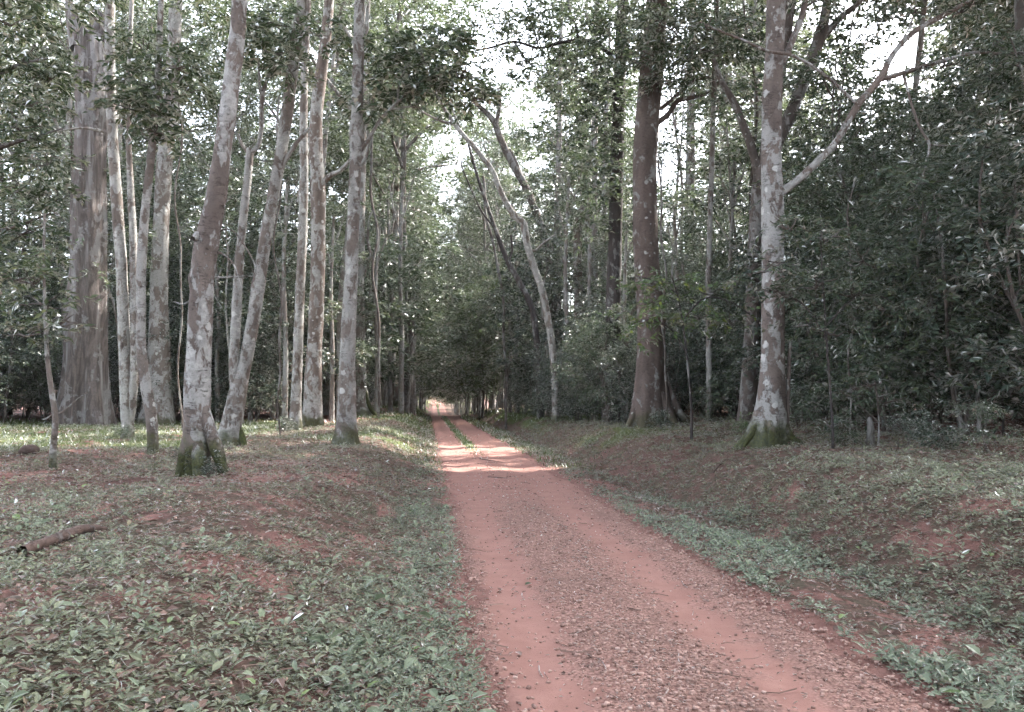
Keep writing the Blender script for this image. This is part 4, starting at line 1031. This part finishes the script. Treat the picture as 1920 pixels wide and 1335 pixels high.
# of several alike, say which one, counted from the left
ORD = ['leftmost', 'second from left', 'third from left', 'fourth from left', 'fifth from left', 'sixth from left', 'seventh from left', 'eighth from left', 'ninth from left', 'tenth from left', 'eleventh from left', 'twelfth from left']
same = {}
for o in scene.objects:
    if o.parent is None and o.name.split('.')[0] in ('slender_tree', 'understorey_tree', 'understorey_shrub', 'pole_tree') and 'beyond' not in o['label'] and 'behind the view' not in o['label']:
        same.setdefault(o['label'], []).append(o)
for lab, os_ in same.items():
    os_.sort(key=lambda o: o.location.y)
    nr = (len(os_) + 9) // 10
    pre_ = {1: [''], 2: ['front ', 'back '], 3: ['front ', 'middle ', 'back ']}.get(nr, ['front ', 'second-row ', 'third-row ', 'back '])
    nr = len(pre_)
    rows = [(pre_[q], os_[len(os_) * q // nr:len(os_) * (q + 1) // nr]) for q in range(nr)]
    for pre, row in rows:
        row.sort(key=lambda o: float(proj(np.array([o.location]))[0][0]))
        for k, o in enumerate(row):
            o['label'] = pre + lab + ((' ' + ORD[min(k, 11)]) if len(row) > 1 else '')
print('forest', nT, nM, nS)

# ------------------------------------------------------------------ ground plants, litter, stones
def cam_scatter(rg, n, d0, d1, p=0.55, half=58):
    """points over the ground in front of the viewpoint, thinning with distance"""
    u = rg.uniform(0, 1, n)
    d = (d0 ** p + u * (d1 ** p - d0 ** p)) ** (1 / p)
    az = YAW + np.radians(rg.uniform(-half, half, n))
    return d * np.sin(az), d * np.cos(az), d

def cover_density(x, y):
    s = x - road_c(y)
    bare, grass, dark = soil_masks(x, y)
    n = fbm(x * .9, y * .9, 61, 4)
    left = np.where(s < 0, sstep(1.14, 1.36, -s) * (.5 + .55 * sstep(2.3, 1.5, -s) + 2.4 * n), 0)
    strip = sstep(1.14, 1.3, s) * sstep(2.95, 2.5, s)
    gapn = sstep(-.14, .04, fbm(x * .9, y * .55, 63, 3))
    right = np.where(s > 0, np.maximum(strip * gapn * 1.1, sstep(2.2, 2.8, s) * sstep(9.5, 8.0, s) * (.7 + 1.4 * n)), 0)
    d = np.maximum(left, right) * (1 - .6 * bare * (np.abs(s) > 1.7)) * (1 - .6 * grass)
    d = np.where(np.abs(s) < 1.5, d + .25 * strip, d)
    return np.clip(d, 0, 1), strip, s

def make_plants(rg, x, y, d, size, nl_rng, high, five=True, leafasp=.42):
    """small rosettes: opposite leaves on a short stem"""
    n = len(x); z = height(x, y)
    k = nl_rng[1]
    base = np.stack([x, y, z], -1)
    nleaf = rg.integers(nl_rng[0], nl_rng[1] + 1, n)
    an = rg.uniform(0, 6.28, (n, 1)) + np.arange(k)[None] * 2.4 + rg.normal(0, .3, (n, k))
    lev = (np.arange(k)[None] / k + rg.uniform(0, .2, (n, k)))
    el = .15 + .75 * lev * rg.uniform(.5, 1.1, (n, k))
    ld = np.stack([np.cos(an) * np.cos(el), np.sin(an) * np.cos(el), np.sin(el)], -1)
    lean = rg.normal(0, .35, (n, 1, 2))
    st = (high * size * rg.uniform(.4, 1.2, n))[:, None] * lev
    pos = base[:, None] + np.concatenate([lean * st[..., None], st[..., None] + .004], -1) + ld * (size * .15)[:, None, None]
    ln = norm(np.array([0, 0, 1.0]) + rg.normal(0, .35, (n, k, 3)))
    L = (size[:, None] * rg.uniform(.55, 1.15, (n, k)) * (1 - .25 * lev)); W = L * leafasp * rg.uniform(.8, 1.25, (n, k))
    mk_ = (np.arange(k)[None] < nleaf[:, None])
    f = leaves_mesh5 if five else leaves_mesh
    return f(pos[mk_], ld[mk_], ln[mk_], L[mk_], W[mk_])

rg = np.random.default_rng(7)
def take(n, d0, d1, p, k_, extra=None):
    x, y, d = cam_scatter(rg, n, d0, d1, p)
    den, strip, s = cover_density(x, y)
    if extra is not None: den = den * extra(x, y, s)
    m_ = rg.uniform(0, 1, len(x)) < den * k_
    return x[m_], y[m_], d[m_], s[m_]
near_bias = lambda x, y, s: np.where(s < -1.9, sstep(13, 4.5, y) * .7 + .42, 1.0) * np.where(s > 2.9, 1.5, 1.0) * np.where((s > 1.1) & (s < 2.9), 1.7, 1.0) * np.where((s < -1.05) & (s > -2.0), 1.7, 1.0)
x, y, d, s = take(80000, 3.0, 12, .9, .36, near_bias)
sz = rg.uniform(.028, .06, len(x)) * np.where((s > 1.1) & (s < 2.8), 1.15, 1.0) * np.where(s > 2.8, 1.25, 1.0)
sz = np.where(rg.uniform(0, 1, len(x)) < .10, sz * 1.6, sz)
a1 = make_plants(rg, x, y, d, sz, (3, 8), 1.3)
x, y, d, s = take(50000, 11, 40, .75, .6, lambda x, y, s: np.where(s < -1.9, .6, 1.0) * np.where(s > 2.9, 1.5, 1.3))
a2 = make_plants(rg, x, y, d, rg.uniform(.05, .09, len(x)) * (1 + (d - 11) / 40), (3, 6), .9, five=False)
V, F = join([a1, a2])
me = mesh_np('ground_cover', V, F, M['cover']); me.materials.append(M['cover_blue'])
cen = V[F[:, 0]]; sc_ = cen[:, 0] - road_c(cen[:, 1])
blue = (sstep(1.0, 1.3, sc_) * sstep(3.3, 2.3, sc_) > rg.uniform(0, 1, len(F))) | ((sc_ < -1.0) & (sc_ > -2.0) & (rg.uniform(0, 1, len(F)) < .6))
me.polygons.foreach_set('material_index', blue.astype(np.int32))
tag(obj('ground_cover', me), 'low pale green leafy plants covering the verges and banks', 'ground cover', kind='stuff')
# taller, narrower-leaved and broad-leaved seedlings among them
x, y, d, s = take(4500, 3.0, 13, .8, .4, near_bias)
a1 = make_plants(rg, x, y, d, rg.uniform(.05, .09, len(x)), (4, 7), 1.2, leafasp=.3)
x, y, d, s = take(2500, 3.0, 12, .8, .4, near_bias)
a2 = make_plants(rg, x, y, d, rg.uniform(.07, .11, len(x)), (3, 5), 1.3, leafasp=.6)
V, F = join([a1, a2])
tag(obj('seedlings', mesh_np('seedlings', V, F, M['seedling'])), 'scattered sage green seedlings standing above the low cover', 'ground cover', kind='stuff')
# olive creepers
x, y, d = cam_scatter(rg, 136000, 3.0, 36, .7)
s = x - road_c(y)
bare, grass, dark = soil_masks(x, y)
n = fbm(x * .7, y * .7, 91, 3)
den = np.where(s < 0, sstep(1.4, 2.0, -s) * (.5 + 1.8 * n), sstep(2.3, 2.9, s) * sstep(10, 8, s) * (.45 + 1.4 * n)) * (1 - .5 * bare)
k = rg.uniform(0, 1, len(x)) < den
x, y, d = x[k], y[k], d[k]
V, F = make_plants(rg, x, y, d, rg.uniform(.02, .05, len(x)) * (1 + d / 25), (3, 6), .8, five=False, leafasp=.36)
tag(obj('creeping_plants', mesh_np('creeping_plants', V, F, M['cover_dry'])), 'small olive creeping plants over the banks', 'ground cover', kind='stuff')

# short grass in the clearing, on the banks and on the strip between the far ruts
x, y, d = cam_scatter(rg, 130000, 14, 70, .8, half=50)
s = x - road_c(y)
bare, grass, dark = soil_masks(x, y)
den = grass * (np.abs(s) > 1.3)
st = np.exp(-((s + .12) / .24) ** 4) * sstep(20, 27, y) * .8
vg = np.where(y > 18, sstep(1.15, 1.3, np.abs(s)) * sstep(3.0, 2.0, np.abs(s)), 0)
k = rg.uniform(0, 1, len(x)) < np.maximum(np.maximum(den, st), vg)
x, y, d = x[k], y[k], d[k]
n = len(x)
base = np.stack([x, y, height(x, y)], -1)
an = rg.uniform(0, 6.28, n); ln_ = rg.uniform(.05, .11, n) * (1 + (d - 14) / 50); ww = rg.uniform(.012, .022, n) * (1 + (d - 14) / 22)
tip = base + np.stack([np.cos(an) * ln_ * .6, np.sin(an) * ln_ * .6, ln_], -1)
sd = np.stack([-np.sin(an), np.cos(an), 0 * an], -1) * ww[:, None] * .5
V = np.stack([base - sd, base + sd, tip], 1).reshape(-1, 3)
tag(obj('short_grass', mesh_np('short_grass', V, np.arange(3 * n).reshape(-1, 3), M['grass'])), 'short green grass of the clearing and far verges', 'grass', kind='stuff')

# fallen leaves as a litter layer
x, y, d = cam_scatter(rg, 118000, 3.0, 36, .75)
s = x - road_c(y)
bare, grass, dark = soil_masks(x, y)
n1 = fbm(x * .6, y * .6, 71, 3)
den = np.where(np.abs(s) < 1.3, .10 + .22 * np.exp(-((s + .1) / .4) ** 2), .38 + .8 * n1 + .3 * dark) * (1 - .6 * grass)
k = rg.uniform(0, 1, len(x)) < den
x, y, d = x[k], y[k], d[k]; n = len(x)
pos = np.stack([x, y, height(x, y) + .02 + rg.uniform(0, .015, n)], -1)
an = rg.uniform(0, 6.28, n)
ld = norm(np.stack([np.cos(an), np.sin(an), rg.normal(0, .2, n)], -1)); lnn = norm(np.array([0, 0, 1.0]) + rg.normal(0, .35, (n, 3)))
L = rg.uniform(.03, .075, n) * (1 + d / 30) * np.where(np.abs(x - road_c(y)) < 1.25, .55, 1.0)
V, F = leaves_mesh(pos, ld, lnn, L, L * rg.uniform(.35, .55, n), .25)
tag(obj('leaf_litter', mesh_np('leaf_litter', V, F, M['litter'])), 'scattered brown fallen leaves', 'leaf litter', kind='stuff')

# gravel: squashed eight-cornered stones, most in the middle and along the right of the track
x, y, d = cam_scatter(rg, 95000, 3.2, 17, .8, half=40)
s = x - road_c(y)
la = s + .12 * fbm(x * .4, y * .25, 55, 2)
trk = np.maximum(np.exp(-((la + .82) / .26) ** 2), np.exp(-((la - .52) / .24) ** 2))
den = np.where(np.abs(s) < 1.22, (1 - trk) ** 1.5 * sstep(17, 7, y) * (.75 + 1.2 * fbm(x * 1.2, y * .8, 73, 3)) + .06, .03 + .12 * soil_masks(x, y)[0])
k = rg.uniform(0, 1, len(x)) < den
x, y, d = x[k], y[k], d[k]; n = len(x)
sz = .005 + .013 * rg.uniform(0, 1, n) ** 3 + .005 * rg.uniform(0, 1, n)
cube = np.array([[i, j, k_] for i in (-1, 1) for j in (-1, 1) for k_ in (-1, 1)], float) * .62
cf = np.array([[0, 1, 3, 2], [4, 6, 7, 5], [0, 4, 5, 1], [2, 3, 7, 6], [0, 2, 6, 4], [1, 5, 7, 3]])
Vc = cube[None] * (1 + rg.normal(0, .22, (n, 8, 1))) * np.stack([np.ones(n), rg.uniform(.6, 1, n), rg.uniform(.45, .8, n)], -1)[:, None]
an = rg.uniform(0, 6.28, n)
co, si = np.cos(an)[:, None], np.sin(an)[:, None]
Vc = np.stack([Vc[..., 0] * co - Vc[..., 1] * si, Vc[..., 0] * si + Vc[..., 1] * co, Vc[..., 2]], -1) * sz[:, None, None]
V = (Vc + np.stack([x, y, height(x, y) + .014 + sz * .25], -1)[:, None]).reshape(-1, 3)
F = (cf[None] + (np.arange(n) * 8)[:, None, None]).reshape(-1, 4)
V_gravel, F_gravel = V, F
# broken twigs and stalks strewn over floor and track
x, y, d = cam_scatter(rg, 5200, 3.0, 26, .8)
s = x - road_c(y)
k = rg.uniform(0, 1, len(x)) < np.where(np.abs(s) < 1.2, .22, .6)
x, y, d = x[k], y[k], d[k]; n = len(x)
an = rg.uniform(0, 6.28, n); L = rg.uniform(.04, .2, n) * (1 + d / 40); w_ = rg.uniform(.0015, .0035, n) * (1 + d / 14)
dx, dy = np.cos(an) * L / 2, np.sin(an) * L / 2
pa = np.stack([x - dx, y - dy, height(x - dx, y - dy) + .02 + rg.uniform(0, .012, n)], -1); pb_ = np.stack([x + dx, y + dy, height(x + dx, y + dy) + .02 + rg.uniform(0, .012, n)], -1)
mid_ = (pa + pb_) / 2 + rg.normal(0, .08, (n, 3)) * L[:, None] * np.array([1, 1, .3])
sdv = np.stack([-np.sin(an), np.cos(an), 0 * an], -1) * w_[:, None]
upv = np.zeros((n, 3)); upv[:, 2] = w_ * 1.4
V = np.stack([q + o_ for q in (pa, mid_, pb_) for o_ in (-sdv, sdv, upv)], 1).reshape(-1, 3)
ff = np.array([[0, 1, 4, 3], [1, 2, 5, 4], [2, 0, 3, 5], [3, 4, 7, 6], [4, 5, 8, 7], [5, 3, 6, 8]])
F = (ff[None] + (np.arange(n) * 9)[:, None, None]).reshape(-1, 4)
tag(obj('twig_litter', mesh_np('twig_litter', V, F, M['litter'])), 'broken twigs strewn over the forest floor and track', 'twigs', kind='stuff')
V, F = V_gravel, F_gravel
m, t, out = new_mat('gravel_stone'); b = NB(t)
g = b.n('ShaderNodeNewGeometry')
col = b.mix(g.outputs['Random Per Island'], (.19, .115, .096), (.46, .31, .262))
col = b.mix(b.ramp(b.math('FRACT', b.math('MULTIPLY', g.outputs['Random Per Island'], 13.7)), .88, .95), col, (.43, .31, .27))
pb = b.n('ShaderNodeBsdfPrincipled', {'Base Color': col, 'Roughness': .85, 'Specular IOR Level': .25})
t.links.new(pb.outputs[0], out.inputs[0])
tag(obj('gravel', mesh_np('gravel', V, F, m, True)), 'loose reddish gravel on the track', 'gravel', kind='stuff')

# ------------------------------------------------------------------ low plants at the feet of trees and on the crest
LOWS = [(1400, 815, .55, 'fern-like plant at the left foot of the white-patched tree', 'lf_fresh'), (1495, 800, .6, 'broad-leaved plant at the right foot of the white-patched tree', 'lf_mid'),
        (1240, 805, .5, 'small plant at the foot of the brown giant', 'lf_dark'), (350, 892, .35, 'low plant against the mossy legs of the knotted tree', 'lf_dark'), (400, 892, .3, 'low plant between the mossy legs of the knotted tree', 'lf_dark'),
        (1480, 745, .55, 'leafy shoot climbing beside the white-patched trunk', 'lf_mid'), (1575, 838, .55, 'low plant on the crest left of the broken stump', 'lf_mid'), (1700, 842, .5, 'low plant on the crest right of the broken stump', 'lf_dark'),
        (1770, 844, .6, 'low bush on the crest below the slim thicket stem', 'lf_dark'), (1850, 850, .5, 'low bush on the crest near the right edge', 'lf_mid'), (530, 812, .5, 'low plant over the creeping mossy root', 'lf_dark'), (225, 830, .4, 'low plant at the foot of the slim dark-based stem', 'lf_mid')]
for k, (px, py, sc, lab, lf_) in enumerate(LOWS):
    p, d_ = ground_hit(px, py)
    place_proto('low', k, p[0], p[1], k * 1.3, sc, 'low_plant', lab, 'plant', 'low plants at the foot of the trees', None, lf_)

# ------------------------------------------------------------------ fallen wood, stone, single leaves
def ground_tube(name, label, cat, pts, bark, sides=9, lift=.3, group=None):
    """pts (px, py, width px) traced on the ground"""
    P, r = [], []
    for (px, py, wd) in pts:
        g_, d_ = ground_hit(px, py)
        rr = wd * d_ / FPX / 2
        P.append(g_ + np.array([0, 0, rr * lift])); r.append(rr)
    P = np.array(P); o0 = P[0].copy()
    cv = catmull(np.column_stack([P - o0, r]), 22)
    V, F = tube(cv[:, :3], np.maximum(cv[:, 3], .003), sides, rough=.12, seed=len(label))
    o = obj(name, mesh_np(name, V, F, M[bark], True), None, o0)
    tag(o, label, cat, group)
    return o, o0
lg, l0 = ground_tube('fallen_branch', 'thick dark fallen branch lying in the plants at the left', 'fallen branch', [(40, 1052, 22), (75, 1038, 22), (110, 1024, 20), (150, 1008, 18), (180, 1002, 15), (206, 999, 8)], 'log', lift=1.5)
P, r = px_path([(150, 1010, 12), (160, 998, 10), (168, 984, 7)], float(np.linalg.norm(ground_hit(150, 1008)[0] - EYE) * .98), l0, 8)
obj('stub', mesh_np('fallen_branch_stub', *tube(P, r, 7), M['log'], True), lg)
ground_tube('rotting_log', 'half-buried rotting log beside the thick fallen branch at the left edge', 'log', [(-20, 1046, 24), (20, 1032, 24), (60, 1018, 20), (95, 1010, 10)], 'log', lift=.2)
STK = [((900, 862), (920, 865), (950, 869), 'thin stick lying across the track near the sunlit patch'), ((915, 896), (945, 898), (975, 901), 'dark stick on the track just before the sunlit patch'),
       ((1218, 1160), (1240, 1166), (1262, 1164), 'short twig on the gravel in the middle of the track'), ((640, 1125), (652, 1118), (662, 1122), 'pale twig stub among the plants left of the track'),
       ((1290, 1190), (1335, 1180), (1372, 1172), 'thin twig on the gravel right of the middle'), ((690, 1262), (740, 1270), (800, 1262), 'bent twig in the plants at the bottom left'),
       ((318, 1092), (324, 1078), (330, 1066), 'upright dark twig among the plants on the left mound'), ((1335, 888), (1350, 872), (1362, 862), 'dead stick leaning on the right bank')]
for (a, b_, c_, lab) in STK:
    ground_tube('stick', lab, 'stick', [(*a, 3), (*b_, 2.6), (*c_, 1.2)], 'log', 6, .9, 'sticks lying about')
p, d_ = ground_hit(55, 850)
th = np.random.default_rng(3)
import bmesh
bm = bmesh.new(); bmesh.ops.create_icosphere(bm, subdivisions=3, radius=.16)
for v_ in bm.verts:
    q = np.array(v_.co); k = 1 + .35 * float(fbm(np.array([q[0] * 9 + 3]), np.array([q[1] * 9 + q[2] * 7]), 8, 3)[0])
    v_.co = Vector((q[0] * k * 1.2, q[1] * k, q[2] * k * .8))
me = bpy.data.meshes.new('dark_stone'); bm.to_mesh(me); bm.free(); me.materials.append(M['log'])
for pl in me.polygons: pl.use_smooth = True
tag(obj('dark_stone', me, None, (p[0], p[1], p[2] + .05)), 'dark rounded lump in the grass near the lone sapling', 'stone')
LEAFS = [(984, 1104, .09, 'lf_mid', 'single dark green leaf lying on the left wheel rut', 0.6), (1812, 1318, .13, 'lf_fresh', 'yellow-green leaf at the bottom right beside the track', 2.6), (1085, 1136, .07, 'litter', 'pale curled leaf in the middle of the track', 1.0),
         (1100, 1052, .07, 'lf_mid', 'small green leaf in the middle of the track', 1.9), (952, 997, .10, 'litter', 'whitish dry leaf across the left rut', 3.0), (1075, 1168, .09, 'litter', 'brown curled leaf on the gravel', .2), (978, 1238, .08, 'litter', 'round pale dry leaf at the left road edge', 2.0)]
for (px, py, L_, mt, lab, an) in LEAFS:
    p, d_ = ground_hit(px, py)
    V, F = leaves_mesh5(np.zeros((1, 3)), np.array([[math.cos(an), math.sin(an), .1]]), np.array([[.1, -.2, 1.0]]), np.array([L_]), np.array([L_ * .5]), .2, .12)
    tag(obj('fallen_leaf', mesh_np('fallen_leaf', V, F, M[mt], True), None, (p[0], p[1], p[2] + .03)), lab, 'leaf', 'single leaves on the track')

# ------------------------------------------------------------------ haze
bm = bmesh.new(); bmesh.ops.create_cube(bm, size=1.0)
me = bpy.data.meshes.new('haze'); bm.to_mesh(me); bm.free()
hz_m = bpy.data.materials.new('haze'); hz_m.use_nodes = True
hn = hz_m.node_tree; hn.nodes.clear()
ho = hn.nodes.new('ShaderNodeOutputMaterial'); pv = hn.nodes.new('ShaderNodeVolumePrincipled')
pv.inputs['Color'].default_value = (.93, .95, .97, 1); pv.inputs['Density'].default_value = .0003; pv.inputs['Anisotropy'].default_value = .3
hn.links.new(pv.outputs[0], ho.inputs['Volume'])
me.materials.append(hz_m)
h = obj('haze', me, None, (0, 230, 21.5)); h.scale = (620, 560, 47)
tag(h, 'thin pale haze hanging in the forest air', 'haze', kind='stuff')
